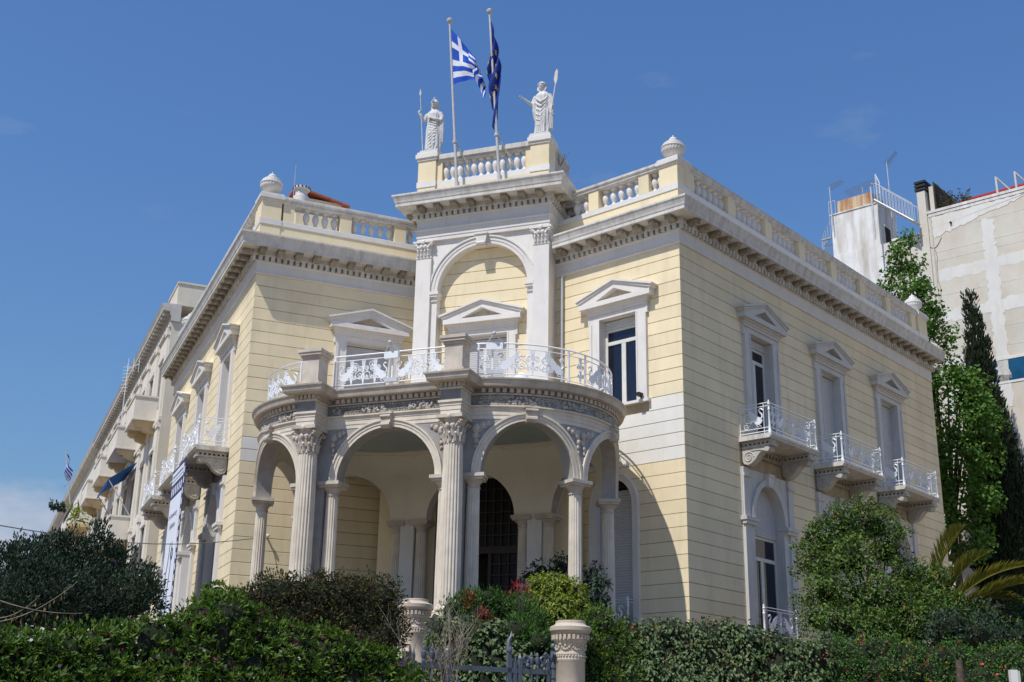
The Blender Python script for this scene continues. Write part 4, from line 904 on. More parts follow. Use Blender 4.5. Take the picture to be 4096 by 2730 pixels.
def statue(kind, u, label):
    p = PF(u, 3.6, 22.42); mw = Matrix(((rx.x, ax.x, 0, p[0]), (rx.y, ax.y, 0, p[1]), (0, 0, 1, p[2]), (0, 0, 0, 1)))   # local -y faces the street
    t = tag(link('statue', None, None, mw), label, 'statue', 'statues on the attic pedestals')
    MB().box(-.36, .36, -.34, .34, 0, .1).lathe([(.3, .1), (.3, .15)], 20).build('plinth', 'statue', t, mw)
    m = MB(); L = kind == 'athena'; x0 = 0.0
    loft(m, [(.12, .26, .22, 0, 0, .09), (.2, .26, .215, 0, 0, .10), (.45, .245, .20, .01, 0, .09), (.8, .25, .20, .02, -.01, .07), (1.05, .25, .20, .02, -.01, .05), (1.2, .235, .185, .01, 0, .04), (1.4, .21, .165, 0, 0, .035), (1.55, .215, .17, 0, 0, .04), (1.72, .235, .165, 0, 0, .035), (1.82, .22, .14, 0, .01, .02), (1.9, .13, .10, 0, .01, .0), (1.95, .08, .08, 0, .01, 0)], 72, 1, 15 if L else 12, .9)
    head(m, .02 if L else -.02, -.03, 2.13, 'helmet' if L else 'curls')
    for e in (-1, 1): m.tube([(e*.09, -.16, .15), (e*.1, -.25, .13), (e*.1, -.32, .12)], [.05, .055, .035], 8)      # feet under the hem
    if L:
        loft(m, [(.26, .262, .215, .01, 0, .07), (.34, .272, .222, .01, 0, .08), (.7, .27, .216, .02, 0, .07), (.95, .265, .21, .02, -.01, .06), (1.18, .245, .195, .01, 0, .04)], 72, 1, 11, 2.2, 1)   # cloak wrapped round the hips
        for i in range(5): m.tube([(.24, -.06, 1.18-.1*i), (.12, -.2, 1.02-.15*i), (-.06, -.215, .80-.14*i), (-.2, -.12, .62-.1*i)], [.016, .03, .03, .016], 6)
        for i in range(6): f = i/5; m.tube([(-.20+.02*i, -.10, 1.72-.05*i), (-.05, -.19-.02*f, 1.5-.13*i), (.16, -.18, 1.35-.1*i), (.24, -.05, 1.22-.12*i)], [.025, .035, .035, .025], 6)
        m.tube([(.22, 0, 1.76), (.29, .0, 1.55), (.28, -.06, 1.38), (.14, -.2, 1.40), (.02, -.24, 1.46)], [.085, .085, .075, .06, .042], 10); hand(m, (0, -.25, 1.47), (-1, -.1, .1), (0, -1, .3), True)
        m.tube([(-.22, 0, 1.76), (-.31, -.02, 1.56), (-.33, -.1, 1.48), (-.385, -.2, 1.62), (-.42, -.24, 1.72)], [.085, .08, .065, .055, .04], 10); hand(m, (-.43, -.25, 1.74), (-.05, -.1, 1), (.4, .9, 0), True)
        loft(m, [(.5, .09, .06, .27, .02, .15), (.9, .10, .07, .28, .0, .12), (1.3, .11, .08, .27, 0, .08), (1.5, .09, .09, .26, 0, 0)], 24, 1, 5, 2)
    else:
        for i in range(6): f = i/5; m.tube([(-.215+.01*i, -.03, 1.72-.17*i-.02*(i%2)), (-.14, -.165-.02*f, 1.55-.21*i), (.0, -.195-.01*f, 1.40-.19*i), (.13, -.17, 1.50-.14*i), (.22, -.03, 1.74-.07*i)], [.02, .034, .045-.004*i, .03, .02], 7)
        for i in range(5): m.tube([(-.12+.06*i, -.17, .75-.04*(i%2)), (-.13+.062*i, -.2, .45), (-.15+.07*i, -.21, .14)], [.014, .022, .026], 6)
        m.tube([(-.22, 0, 1.75), (-.31, -.02, 1.52), (-.36, -.06, 1.43), (-.45, -.16, 1.50), (-.55, -.26, 1.58)], [.085, .08, .065, .055, .038], 10); hand(m, (-.57, -.28, 1.6), (-.7, -.6, .35), (.2, -.1, 1), False)
        m.tube([(.22, 0, 1.75), (.31, 0, 1.5), (.33, -.02, 1.3), (.35, -.08, 1.12), (.36, -.11, 1.0)], [.09, .085, .065, .055, .04], 10); hand(m, (.36, -.12, .98), (0, -.1, -1), (.5, -.8, 0), True)
        loft(m, [(.35, .10, .07, .26, .03, .15), (.8, .11, .08, .27, .02, .12), (1.2, .10, .08, .27, 0, .08), (1.5, .09, .09, .26, 0, 0)], 24, 1, 5, 2)
        m.tube([(-.2, .02, 1.72), (-.26, -.04, 1.45), (-.27, -.04, 1.1), (-.24, -.03, .75)], [.07, .075, .06, .03], 8)
    m.v = [(x*1.13, y*1.08, z) for x, y, z in m.v]
    remeshed(m, 'figure', .014, 'statue', t, mw, 1)
    r = MB()
    if L: r.tube([(-.33, -.15, .1), (-.385, -.22, 1.2), (-.47, -.27, 2.45)], [.017, .018, .016], 7); r.prism([(-.47, 2.45), (-.425, 2.56), (-.475, 2.78), (-.515, 2.56)], -.285, -.255); r.build('spear', 'statue', t, mw, 40)
    else: r.tube([(.28, -.22, .12), (.40, -.16, 1.1), (.53, -.1, 2.15)], .024, 7); r.prism([(.50, 2.12), (.46, 2.3), (.51, 2.6), (.58, 2.72), (.62, 2.6), (.60, 2.3), (.56, 2.12)], -.12, -.075); r.build('oar', 'statue', t, mw, 40)
statue('athena', -2.16, 'white marble statue of a helmeted figure holding a spear upright')
statue('oar', 2.16, 'white marble statue of a bareheaded figure reaching out and holding an oar')
# ---------------------------------------------------------------- flagpoles and flags
def pole(u0, u1, ztop, lab):
    b = PF(u0, 2.86, 20.56); t_ = PF(u1, 2.86, ztop)
    t = thing('flagpole', b, lab, 'flagpole', 'flagpoles on the attic')
    m = MB().tube([b, t_], [.055, .04], 10); m.tube([b, (b[0], b[1], b[2]+.25)], .085, 10); m.build('pole', 'pole', t, smooth=40)
    MB().lathe([(.05, ztop), (.11, ztop+.02), (.12, ztop+.1), (.08, ztop+.15), (.02, ztop+.17)], 12, ID, t_[0], t_[1]).build('finial', 'pole', t, smooth=40)
    f = .27; k = (b[0]+(t_[0]-b[0])*f, b[1]+(t_[1]-b[1])*f, b[2]+(ztop-b[2])*f)
    MB().tube([k, PF(u0+.45, 3.5, 21.2)], .03, 6).build('brace', 'pole', t); MB().tube([(k[0], k[1], k[2]-.06), (k[0], k[1], k[2]+.06)], .085, 8).build('clamp', 'pole', t)
    return Vector(b), Vector(t_)
bL_, tL_ = pole(-.80, -1.33, 27.55, 'tall grey flagpole carrying the blue and white striped flag')
bR_, tR_ = pole(.83, .28, 27.62, 'tall grey flagpole carrying the dark blue flag with gold stars')
def cloth(name, fn, nx, ny, colf, mats, label):
    vs = [fn(i/nx, j/ny) for j in range(ny+1) for i in range(nx+1)]; m = MB()
    for j in range(ny):
        for i in range(nx): m.cur = colf((i+.5)/nx, (j+.5)/ny); m.f.append([j*(nx+1)+i, j*(nx+1)+i+1, (j+1)*(nx+1)+i+1, (j+1)*(nx+1)+i]); m.mi.append(m.cur)
    m.v = vs; me = m.mesh(name, mats, None, False); me.polygons.foreach_set('use_smooth', [True]*len(me.polygons)); me.update()
    return tag(link(name, me), label, 'flag')
def on_pole(b, t, z): f = (z-b.z)/(t.z-b.z); return b+(t-b)*f
def greek_fn(p, q):
    base = on_pole(bL_, tL_, 27.25-2.42*q)+Vector((rx.x, rx.y, 0))*.05
    s = min(p/.56, 1.0); h = max(0, (p-.56)/.44); r = 1.02*s**1.0+.14*s*q+.20*h*q-.05*h*(1-q)
    zt = -1.45*s; zb = .16*math.sin(s*2.4)-.10*s
    dz = zt*(1-q)+zb*q-1.0*h*(.45+.55*q)-.15*h*h; dv = .10*math.sin(2*math.pi*(1.2*q+.9*s)+.6)*s+.05*math.sin(2*math.pi*(2.6*s-1.1*q))*s-.30*math.sin(math.pi*h*1.5)*(.4+.6*q)+.06*math.sin(9*h+4*q)*h
    return tuple(base+Vector((rx.x*r-ax.x*dv, rx.y*r-ax.y*dv, dz)))
def greek_col(p, q):
    y = q*9; x = p*13.5
    if x < 5 and y < 5: return 1 if (2 < x < 3 or 2 < y < 3) else 0
    return int(y) % 2
cloth('flag', greek_fn, 81, 72, greek_col, ['fl_blue', 'fl_white'], 'blue and white striped flag with a white cross hanging half furled')
def eu_fn(p, q):
    base = on_pole(bR_, tR_, 27.3-2.3*q); s = min(1, p*4)
    r = .02+.07*math.sin(6*math.pi*p)*s+.55*math.sin(math.pi*min(1, p*1.1))*(1-.7*q)*(p > 0)-.1*q*math.sin(math.pi*p); dv = .11*math.cos(6*math.pi*p+1.2*q)*s+.05*math.sin(9*p+5*q)*s
    dz = -1.1*p-.95*p*q-.25*p*p
    r = .03+.52*p**.8*(1-q)**.8*math.exp(-(q/.9)**2)+.06*math.sin(6*math.pi*p)*s*(.4+.6*q)+.10*p*q-.24*math.exp(-((q-.62)/.28)**2)*math.sin(math.pi*min(1, p*1.3)); dz = -p*(2.5-.1*q)
    return tuple(base+Vector((rx.x*r-ax.x*dv, rx.y*r-ax.y*dv, dz)))
def eu_col(p, q):
    x, y = p*1.5, 1-q
    for k in range(12):
        t = 2*math.pi*k/12; dx, dy = x-.75-math.cos(t)/3, y-.5-math.sin(t)/3
        rr = math.hypot(dx, dy)
        if rr < .075:
            a = (math.atan2(dx, dy)) % (2*math.pi/5); a = min(a, 2*math.pi/5-a)
            if rr*(math.cos(a)+math.sin(a)*3.077) < .0556: return 1
    return 0
cloth('flag', eu_fn, 150, 110, eu_col, ['eu_blue', 'eu_gold'], 'dark blue flag with gold stars hanging limp along its pole')
# ---------------------------------------------------------------- banner on the left facade
bn = thing('banner', FL(4.45, 1.3, 5.2), 'long white and navy exhibition banner hung from the left balcony', 'banner')
sh = MB().box(2.98, 5.92, 1.28, 1.30, 4.6, 11.1, FL).build('sheet', 'navy', bn)
MB().box(3.30, 5.80, 1.303, 1.308, 10.55, 11.0, FL).box(3.30, 5.80, 1.303, 1.308, 4.6, 10.0, FL).build('print', 'banner', sh)
def text(body, size, a, z, mt, parent, b=1.311, al='LEFT', rot=0):
    cu = bpy.data.curves.new('lettering', 'FONT'); cu.body = body; cu.size = size; cu.align_x = al
    o = bpy.data.objects.new('lettering_tmp', cu); C.objects.link(o); bpy.context.view_layer.update()
    me = bpy.data.meshes.new_from_object(o.evaluated_get(bpy.context.evaluated_depsgraph_get())); bpy.data.objects.remove(o); me.materials.clear(); me.materials.append(M[mt])
    p = FL(a, b, z); c, s = math.cos(rot), math.sin(rot)
    mw = Matrix(((-eL.x*c, eL.x*s, nL.x, p[0]), (-eL.y*c, eL.y*s, nL.y, p[1]), (s, c, 0, p[2]), (0, 0, 0, 1)))
    return link('lettering', me, parent, mw)
text('th Anniversary', .30, 5.65, 9.25, 'navy', sh); text('Exhibition', .30, 5.3, 8.85, 'navy', sh)
text('- 2006', .34, 4.5, 4.75, 'navy', sh)
m = MB()
for i in range(22): m.box(3.45+.1*i, 3.51+.1*i, 1.309, 1.311, 10.78, 10.86, FL)
for i in range(24): m.box(3.40+.1*i, 3.45+.1*i, 1.309, 1.311, 10.64, 10.69, FL)
for i in range(7): m.box(5.0, 5.7, 1.309, 1.311, 5.1+.09*i, 5.14+.09*i, FL)
m.tube([FL(a, 1.312, z) for a, z in ((4.6, 8.3), (4.75, 7.6), (5.05, 7.1), (5.0, 6.5), (4.85, 5.6), (4.75, 5.0))], .016, 4); m.tube([FL(a, 1.312, z) for a, z in ((4.2, 8.3), (4.1, 7.4), (4.3, 6.6), (4.45, 5.6), (4.5, 5.0))], .016, 4)
m.tube([FL(4.05+.2*math.cos(t*.5), 1.312, 7.85+.2*math.sin(t*.5)) for t in range(14)], .02, 4)
o_ = m.build('line_art', 'navy', sh); o_['kind'] = 'stuff'
m = MB()
for i in range(6): m.box(3.5+.4*i, 3.68+.4*i, 1.303, 1.308, 10.12, 10.42, FL)
for i in range(16): m.box(3.05, 3.2, 1.303, 1.308, 4.9+.38*i, 5.12+.38*i, FL)
m.build('border_pattern', 'banner', sh)
m = MB()
for a in (3.0, 4.45, 5.9): m.tube([FL(a, 1.29, 11.1), FL(a, 1.22, 11.42)], .012, 4)
m.build('ropes', 'antenna', bn)
# ---------------------------------------------------------------- neighbouring apartment house along the left street
PN = PL+eL*21.5; FN = frame(PN, eL, nL)
nb = thing('apartment_house', (PN.x, PN.y, 3), 'ivory neoclassical apartment house with balconies beyond the left facade', 'building')
win = [(1.3+3.4*i, f) for i in range(10) for f in (5.4, 9.2, 13.0, 17.9)]
holes = [(a, a+1.3, z, z+2.6) for a, z in win]
m = MB()
for r in rects_minus(0, 34, 2.5, 22.5, holes): m.box(r[0], r[1], -.4, 0, r[2], r[3], FN)
m.box(0, .4, -14, -.4, 2.5, 22.5, FN); m.box(33.6, 34, -14, -.4, 2.5, 22.5, FN); m.build('wall', 'neigh_white', nb)
MB().box(-.004, -.02, -14, .002, 2.5, 22.4, FN).build('side_wall', 'neigh', nb)
for a, z in win:
    f = MB(); f.box(a-.12, a, -.1, .06, z, z+2.72, FN).box(a+1.3, a+1.42, -.1, .06, z, z+2.72, FN).box(a-.2, a+1.5, -.1, .12, z+2.6, z+2.8, FN); f = f.build('window', 'neigh_white', nb)
    q = MB(); slats(q, FN, a, a+1.3, -.22, z, z+2.6, .1); q.build('shutter', 'shutter', f)
m = MB(); m.sweep([(-.4, 22.2), (.06, 22.2), (.08, 22.5), (.15, 22.52), (.15, 22.7), (.5, 22.74), (.52, 22.9), (.6, 23.1), (-.4, 23.15)], [-.15, 34.2], FN); nc = m.build('cornice', 'neigh_dirty', nb)
mo = MB().box(-.14, .14, 0, .3, -.16, 0).mesh('modillion', 'neigh_dirty'); a = .3
while a < 34: link('modillion', mo, nc, fmat(PN, eL, nL, a, .152, 22.735)); a += .7
m = MB(); m.box(0, 3.2, -6, -.15, 23.152, 24.35, FN).box(-.05, 3.25, -6.05, -.1, 24.35, 24.45, FN).box(3.2, 34, -1.2, -.6, 23.152, 23.5, FN); m.build('attic', 'neigh', nb)
for i in range(11):
    a = .15+3.4*i; q = MB(); q.box(a, a+.55, .002, .1, 5, 21.9, FN).box(a-.06, a+.61, .002, .16, 21.5, 21.9, FN).box(a-.06, a+.61, .002, .16, 12.3, 12.5, FN).box(a-.06, a+.61, .002, .16, 16.6, 16.8, FN); q.build('pilaster', 'neigh_white', nb)
MB().box(0, 34, .002, .12, 16.95, 17.15, FN).box(0, 34, .002, .12, 21.9, 22.18, FN).build('string_course', 'neigh_white', nb)
def solid_balcony(a0, a1, z, d=1.15, h=1.15):
    m = MB(); m.box(a0, a1, 0, d, z, z+.16, FN).box(a0-.03, a1+.03, 0, d+.04, z-.08, z, FN).box(a0, a1, d-.12, d, z+.16, z+h, FN).box(a0, a0+.12, 0, d-.12, z+.16, z+h, FN).box(a1-.12, a1, 0, d-.12, z+.16, z+h, FN)
    m.box(a0-.05, a1+.05, d-.16, d+.05, z+h, z+h+.1, FN).box(a0-.05, a0+.16, 0, d-.16, z+h, z+h+.1, FN).box(a1-.16, a1+.05, 0, d-.16, z+h, z+h+.1, FN); b = m.build('balcony', 'neigh_white', nb)
    for a in (a0+.15, a1-.6):
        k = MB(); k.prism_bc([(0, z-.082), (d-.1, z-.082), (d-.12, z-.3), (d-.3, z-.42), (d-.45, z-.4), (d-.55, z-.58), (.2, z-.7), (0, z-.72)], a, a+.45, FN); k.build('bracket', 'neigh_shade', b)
for a0, a1, z in ((2.0, 5.2, 17.4), (9.3, 14.0, 17.4), (17.8, 22.0, 17.4), (26, 30, 17.4), (7.6, 13.0, 12.0), (17.8, 22.0, 12.0), (2.0, 5.2, 8.2), (26, 30, 12.0), (9.3, 14, 8.2)): solid_balcony(a0, a1, z)
def awning(a0, a1, z, d, dz, lab):
    m = MB(); n = 16; vs = []
    for i in range(n+1):
        a = a0+(a1-a0)*i/n; vs += [FN(a, .05, z), FN(a, d, z-dz), FN(a, d+.03, z-dz-.28-(.06 if i % 2 else 0))]
    m.add(vs, [[3*i, 3*i+3, 3*i+4, 3*i+1] for i in range(n)]+[[3*i+1, 3*i+4, 3*i+5, 3*i+2] for i in range(n)]); t = m.build('awning', 'awning', nb)
    for a in (a0+.05, a1-.05): MB().tube([FN(a, d, z-dz), FN(a, .1, z-dz-2.0)], .03, 5).build('awning_arm', 'pipe', t)
awning(7.6, 13.0, 16.3, 1.5, 1.1, ''); awning(2.2, 4.6, 11.1, 1.0, .8, '')
# second house further along, with railed balcony and flag
FM = frame(PL+eL*55.6, eL, nL)
nb2 = thing('apartment_house', FM(0, 0, 3), 'far pale apartment house at the left end of the street behind the dark tree', 'building')
MB().box(0, 62, -14, 0, 2.5, 22.6, FM).build('wall', 'neigh_white', nb2)
MB().sweep([(-.4, 22.6), (.1, 22.6), (.5, 22.8), (.6, 23.2), (-.4, 23.25)], [-.1, 62.1], FM).build('cornice', 'neigh_dirty', nb2)
for i in range(15):
    for z in (9.2, 13.4, 18.0):
        a = 1.5+3.8*i; MB().box(a, a+1.4, .002, .03, z, z+2.6, FM).build('window', 'shutter', nb2)
for a0, a1, z in ((1, 9, 17.0), (12, 20, 17.0), (24, 33, 17.0), (37, 46, 17.0), (1, 9, 12.4), (12, 20, 12.4), (24, 33, 12.4)):
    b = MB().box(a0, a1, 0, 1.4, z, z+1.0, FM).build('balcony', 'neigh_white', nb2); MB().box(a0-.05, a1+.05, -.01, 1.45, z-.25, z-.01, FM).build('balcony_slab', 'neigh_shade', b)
    r = MB(); rails(r, FM, a0, a1, 1.35, (z+1.5, z+1.25), 1, .03)
    for i in range(17): a = a0+(a1-a0)*i/16; r.tube([FM(a, 1.35, z+1), FM(a, 1.35, z+1.5)], .02, 4)
    r.build('railing', 'black', b)
fp = at(153, 1120, 108); fb = at(158, 1165, 108)
t = thing('flagpole', fb, 'distant leaning flagpole with a small flag at the end of the left street', 'flagpole', None)
top = at(152, 1037, 108); MB().tube([at(163, 1190, 108), top], .06, 6).build('pole', 'pole', t)
def sfn(p, q): b = top.lerp(at(158, 1120, 108), q*.5+.05); return tuple(b+Vector((p*.7*(1-.5*q)+.12*math.sin(7*p+3*q)-.45*q*p, .25*math.sin(6*p+4*q), -1.5*p)))
cloth('flag', sfn, 27, 27, greek_col, ['fl_blue', 'fl_white'], 'small distant blue and white flag hanging at the left edge')
# roof ladder aerial above the neighbour
g_ = at(292, 860, 68); t = thing('aerial', g_, 'white ladder shaped aerial above the cornice of the left building', 'aerial'); m = MB()
for i in range(8): z = g_.z-1.0+i*.2; m.tube([(g_.x-.25, g_.y, z), (g_.x+.12, g_.y, z+.03)], .014, 4)
m.tube([(g_.x, g_.y, g_.z-3), (g_.x, g_.y, g_.z+.6)], .024, 5); m.tube([(g_.x, g_.y, g_.z+.3), (g_.x+.6, g_.y, g_.z+.6)], .02, 4)
for i in range(3): m.tube([(g_.x+.3*i, g_.y, g_.z+.1), (g_.x+.3*i, g_.y, g_.z+.9)], .014, 4)
m.build('rods', 'iron_white', t)
# ---------------------------------------------------------------- tall block behind on the right
PB = PR+eR*30; FB = frame(PB, eRi, nRi)
bb = thing('tower_block', FB(0, -5, 3), 'tall beige rendered block with peeling white bands behind the trees', 'building')
MB().box(-24, 3.15, -16, 0, 2.5, 29.75, FB).build('wall', 'bk', bb)
MB().box(-24.1, 3.2, -.5, .06, 29.75, 29.9, FB).box(-24, 3.1, .002, .03, 29.55, 29.7, FB).build('coping', 'bk_dirty', bb)
MB().box(3.15, 9.9, -14, -.06, 2.5, 28.72, FB).build('lower_wing', 'bk', bb)
MB().box(3.1, 5.3, -14.1, .0, 28.72, 28.85, FB).build('wing_coping', 'bk_dirty', bb)
def patch(pl, b=.004):                                 # flaking coat of paint, ragged outline
    out = []
    for i in range(len(pl)):
        p, q = pl[i], pl[(i+1) % len(pl)]; n = max(2, int(math.hypot(q[0]-p[0], q[1]-p[1])/.18))
        for j in range(n): f = j/n; out.append((p[0]+(q[0]-p[0])*f+random.uniform(-.09, .09), p[1]+(q[1]-p[1])*f+random.uniform(-.09, .09)))
    return MB().prism(out, 0.0, b, FB)
for i, pl in enumerate(([(3.0, 26.36), (3.0, 25.72), (-8, 25.8), (-8, 26.42)], [(3.0, 24.0), (3.0, 23.38), (-8, 23.45), (-8, 24.16)], [(.33, 28.6), (.36, 18.2), (-.28, 18.2), (-.34, 28.6)], [(3.0, 29.5), (2.9, 28.3), (.9, 28.7), (-2.5, 29.5)], [(3.05, 21.4), (3.05, 18.0), (1.2, 18.2), (1.1, 21.0)])):
    patch(pl, .004+.004*i).build('paint_patch', 'bk_white', bb)
MB().box(3.16, 3.62, -.8, .05, 21, 31.2, FB).build('chimney', 'bk', bb)
for z_ in (28.62, 27.4, 26.9, 24.9, 22.55, 21.5): MB().box(-9, 3.0, .0, .008, z_, z_+.018, FB).build('pour_line', 'bk_dirty', bb)
MB().tube([FB(2.98, .03, 18), FB(2.98, .03, 29.5)], .035, 6).build('rain_pipe', 'bk', bb)
MB().tube([FB(2.85+random.uniform(-.06, .06), .012, 27.6-.45*i) for i in range(18)], .014, 4).build('crack', 'dirt', bb)
MB().tube([FB(3.4-.9*i/10, .02, 28.2-.5*math.sin(math.pi*i/10)) for i in range(11)], .015, 4).build('loose_wire', 'antenna', bb)
MB().tube([FB(1.9, .02, 28.9), FB(1.9, .12, 28.9)], .06, 8).build('vent_stub', 'dark', bb)
m = MB()
for i in range(3): m.box(3.08, 3.70, -.88, .1, 31.25+.22*i, 31.38+.22*i, FB)
m.box(3.2, 3.58, -.75, 0, 31.2, 31.85, FB); m.build('chimney_cap', 'black', bb)
MB().box(2.75, 3.05, -3, -.3, 29.75, 31.5, FB).build('roof_wall', 'bk', bb)
m = MB()
for i in range(26): m.tube([FB(2.72, -.2-.11*i, 29.8), FB(2.72, -.2-.11*i, 31.6+.08*random.random())], .055, 5)
m.build('reed_screen', 'reed', bb)
MB().box(-9, 1.9, -7, -2.5, 29.75, 31.05, FB).build('penthouse', 'trim', bb); MB().box(-9.2, 2.1, -7.2, -2.3, 31.05, 31.15, FB).build('penthouse_roof', 'red_edge', bb)
for a in (-.5, -1.5):
    MB().box(a-.1, a, -.6, -.48, 29.9, 31.1, FB).build('roof_post', 'neigh_dirty', bb); MB().tube([FB(a-.06, -.52, 31.05), FB(a-.85, -.9, 29.95)], .045, 6).build('roof_strut', 'neigh_dirty', bb)
w_ = MB().box(-8, .66, -.1, .03, 19.5, 19.62, FB).box(-8, .66, -.1, .03, 20.75, 20.9, FB).box(.56, .66, -.1, .03, 19.62, 20.75, FB).build('window', 'trim', bb)
MB().box(-8, .56, .005, .012, 19.62, 20.75, FB).build('pane', 'glass_blue', w_)
# stair tower
m = MB(); m.prism_bc([(-.1, 28.72), (-.1, 31.3), (-2.6, 31.3), (-2.6, 28.72)], 5.98, 8.85, FB); tw = m.build('stair_tower', 'bk_dirty', bb)
MB().box(5.93, 8.9, -2.65, -.05, 31.3, 31.36, FB).build('tower_coping', 'bk_dirty', tw)
MB().box(6.40, 8.5, -2.0, -.3, 31.36, 32.2, FB).build('water_tank', 'rust', bb)
MB().box(5.96, 5.975, -1.55, -.85, 28.85, 30.1, FB).build('window', 'dark', tw)
MB().box(5.93, 5.97, -1.65, -.75, 30.1, 30.2, FB).build('lintel', 'bk_dirty', tw)
MB().prism([(9.9, 20), (9.9, 28.72), (5.4, 28.72), (5.4, 20)], -.05, -.045, FB).build('stained_render', 'bk_dirty', bb)
# external steel stair bridging tower and block
st = thing('steel_stair', FB(4.7, .3, 30), 'white steel stair with railing bridging the stair tower and the tall block', 'stair')
m = MB()
for b in (.15, .85): m.tube([FB(5.75, b, 31.1), FB(3.62, b, 29.2)], .05, 5)
for i in range(11): f = i/10; m.box(5.75-2.13*f-.1, 5.75-2.13*f+.1, .15, .85, 31.08-1.9*f, 31.12-1.9*f, FB)
m.build('flight', 'steel', st); m = MB()
for b in (.15, .85):
    m.tube([FB(5.85, b, 32.1), FB(5.6, b, 32.05), FB(3.62, b, 30.25)], .025, 5)
    for i in range(13): f = i/12; m.tube([FB(5.7-2.08*f, b, 31.08-1.85*f), FB(5.7-2.08*f, b, 32.05-1.8*f)], .02, 4)
m.build('railing', 'steel', st); m = MB()
for b, t_ in ((.1, 33.0), (.9, 31.9)): m.tube([FB(5.85, b, 28.7), FB(5.87, b, t_)], .05, 6)
m.tube([FB(5.86, .1, 32.9), FB(5.6, .3, 32.3), FB(5.55, .5, 31.4)], .04, 5); m.build('posts', 'steel', st)
sp2 = thing('spiral_stair', FB(9.3, -1, 29), 'white curved steel stair rail wrapping the left side of the stair tower', 'stair')
m = MB(); n = 12; pts = [(9.0+.75*math.sin(math.pi*i/n), -.2-.8*i/n, 31.0-2.3*i/n) for i in range(n+1)]
m.tube([FB(*p) for p in pts], .025, 4); m.tube([FB(a, b, z-.9) for a, b, z in pts], .03, 4)
for a, b, z in pts: m.tube([FB(a, b, z), FB(a, b, z-.9)], .018, 4)
for i in range(6): m.box(8.9, 9.5, -.2-.25*i, 0-.25*i, 29.9-.3*i, 29.94-.3*i, FB)
for z in (31.3, 32.2): m.tube([FB(8.55, -.1, z), FB(8.95, -.1, z)], .02, 4)
for a in (8.55, 8.75, 8.95): m.tube([FB(a, -.1, 30.7), FB(a, -.1, 32.2)], .02, 4)
m.build('rails', 'steel', sp2)
def yagi(pb, pt, a, b, n, L, lab, mt='antenna'):
    t = thing('antenna', pb, lab, 'antenna', 'television antennas on the roof'); MB().tube([pb, pt], .028, 5).build('mast', 'steel', t); m = MB(); m.tube([a, b], .022, 4); a, b = Vector(a), Vector(b)
    for i in range(n): q = a.lerp(b, (i+.5)/n); s_ = Vector((nRi.x, nRi.y, .25)).normalized()*L*(1-.35*i/n); m.tube([q-s_, q+s_], .01, 4)
    m.build('elements', mt, t)
yagi(FB(8.7, .1, 30.2), FB(8.72, .1, 33.1), FB(8.72, .1, 32.95), FB(7.85, .1, 33.2), 9, .3, 'small antenna on a thin mast left of the rusty tank')
yagi(FB(7.1, -.8, 32.2), FB(7.1, -.8, 32.9), FB(8.0, -.6, 32.6), FB(6.2, -.6, 32.95), 15, .42, 'long horizontal antenna above the rusty tank')
yagi(FB(5.23, -.2, 28.8), FB(5.27, -.2, 33.7), FB(5.35, -.2, 33.5), FB(4.63, -.2, 34.15), 10, .3, 'tallest antenna on a guyed mast above the steel stair')
# ================================================================ planting
def leafmesh(name, P, D, Nn, L, W, mt, fold=.25):
    n = len(P); S_ = np.cross(D, Nn); S_ /= np.linalg.norm(S_, axis=1)[:, None]+1e-9
    L = L[:, None]; W = W[:, None]; v = np.empty((n, 4, 3)); mid = P+D*L*.48
    v[:, 0] = P; v[:, 1] = mid+S_*W*.5+Nn*W*fold; v[:, 2] = P+D*L-Nn*L*.08; v[:, 3] = mid-S_*W*.5+Nn*W*fold
    me = bpy.data.meshes.new(name); me.vertices.add(4*n); me.vertices.foreach_set('co', v.astype(np.float32).ravel())
    idx = (np.arange(n)[:, None]*4+np.array([0, 1, 2, 0, 2, 3])).ravel().astype(np.int32)
    me.loops.add(6*n); me.loops.foreach_set('vertex_index', idx); me.polygons.add(2*n)
    me.polygons.foreach_set('loop_start', np.arange(0, 6*n, 3, dtype=np.int32)); me.update(calc_edges=True); me.materials.append(M[mt]); return me
def unit(n):
    v = rng.normal(size=(n, 3)); return v/np.linalg.norm(v, axis=1)[:, None]
def nrm(v): return v/(np.linalg.norm(v, axis=1)[:, None]+1e-9)
CAMP = np.array(CAM)
def blob(vx, vy, D, rv, sx=1., sz=1.):
    p = at(vx, vy, D); r = rv*4096/2353*D/FPX*1.03; return (np.array(p), np.array([r*sx, r*sx, r*sz]))
def clumps(blobs, dens, spread=.12, low=-.75):
    out = []; dirs = []
    for i, (c, r) in enumerate(blobs):
        n = max(4, int(dens*4*math.pi*((r[0]*r[1]+r[0]*r[2]*2)/3))); d = unit(n); q = c+d*r*rng.uniform(1-spread*1.6, 1+spread, (n, 1)); keep = d[:, 2] > low
        tc_ = nrm(CAMP-q); keep &= (d*tc_).sum(1) > -.45
        for j, (c2, r2) in enumerate(blobs):
            if j != i: keep &= (((q-c2)/r2)**2).sum(1) > .72
        out.append(q[keep]); dirs.append(d[keep])
    return np.vstack(out), np.vstack(dirs)
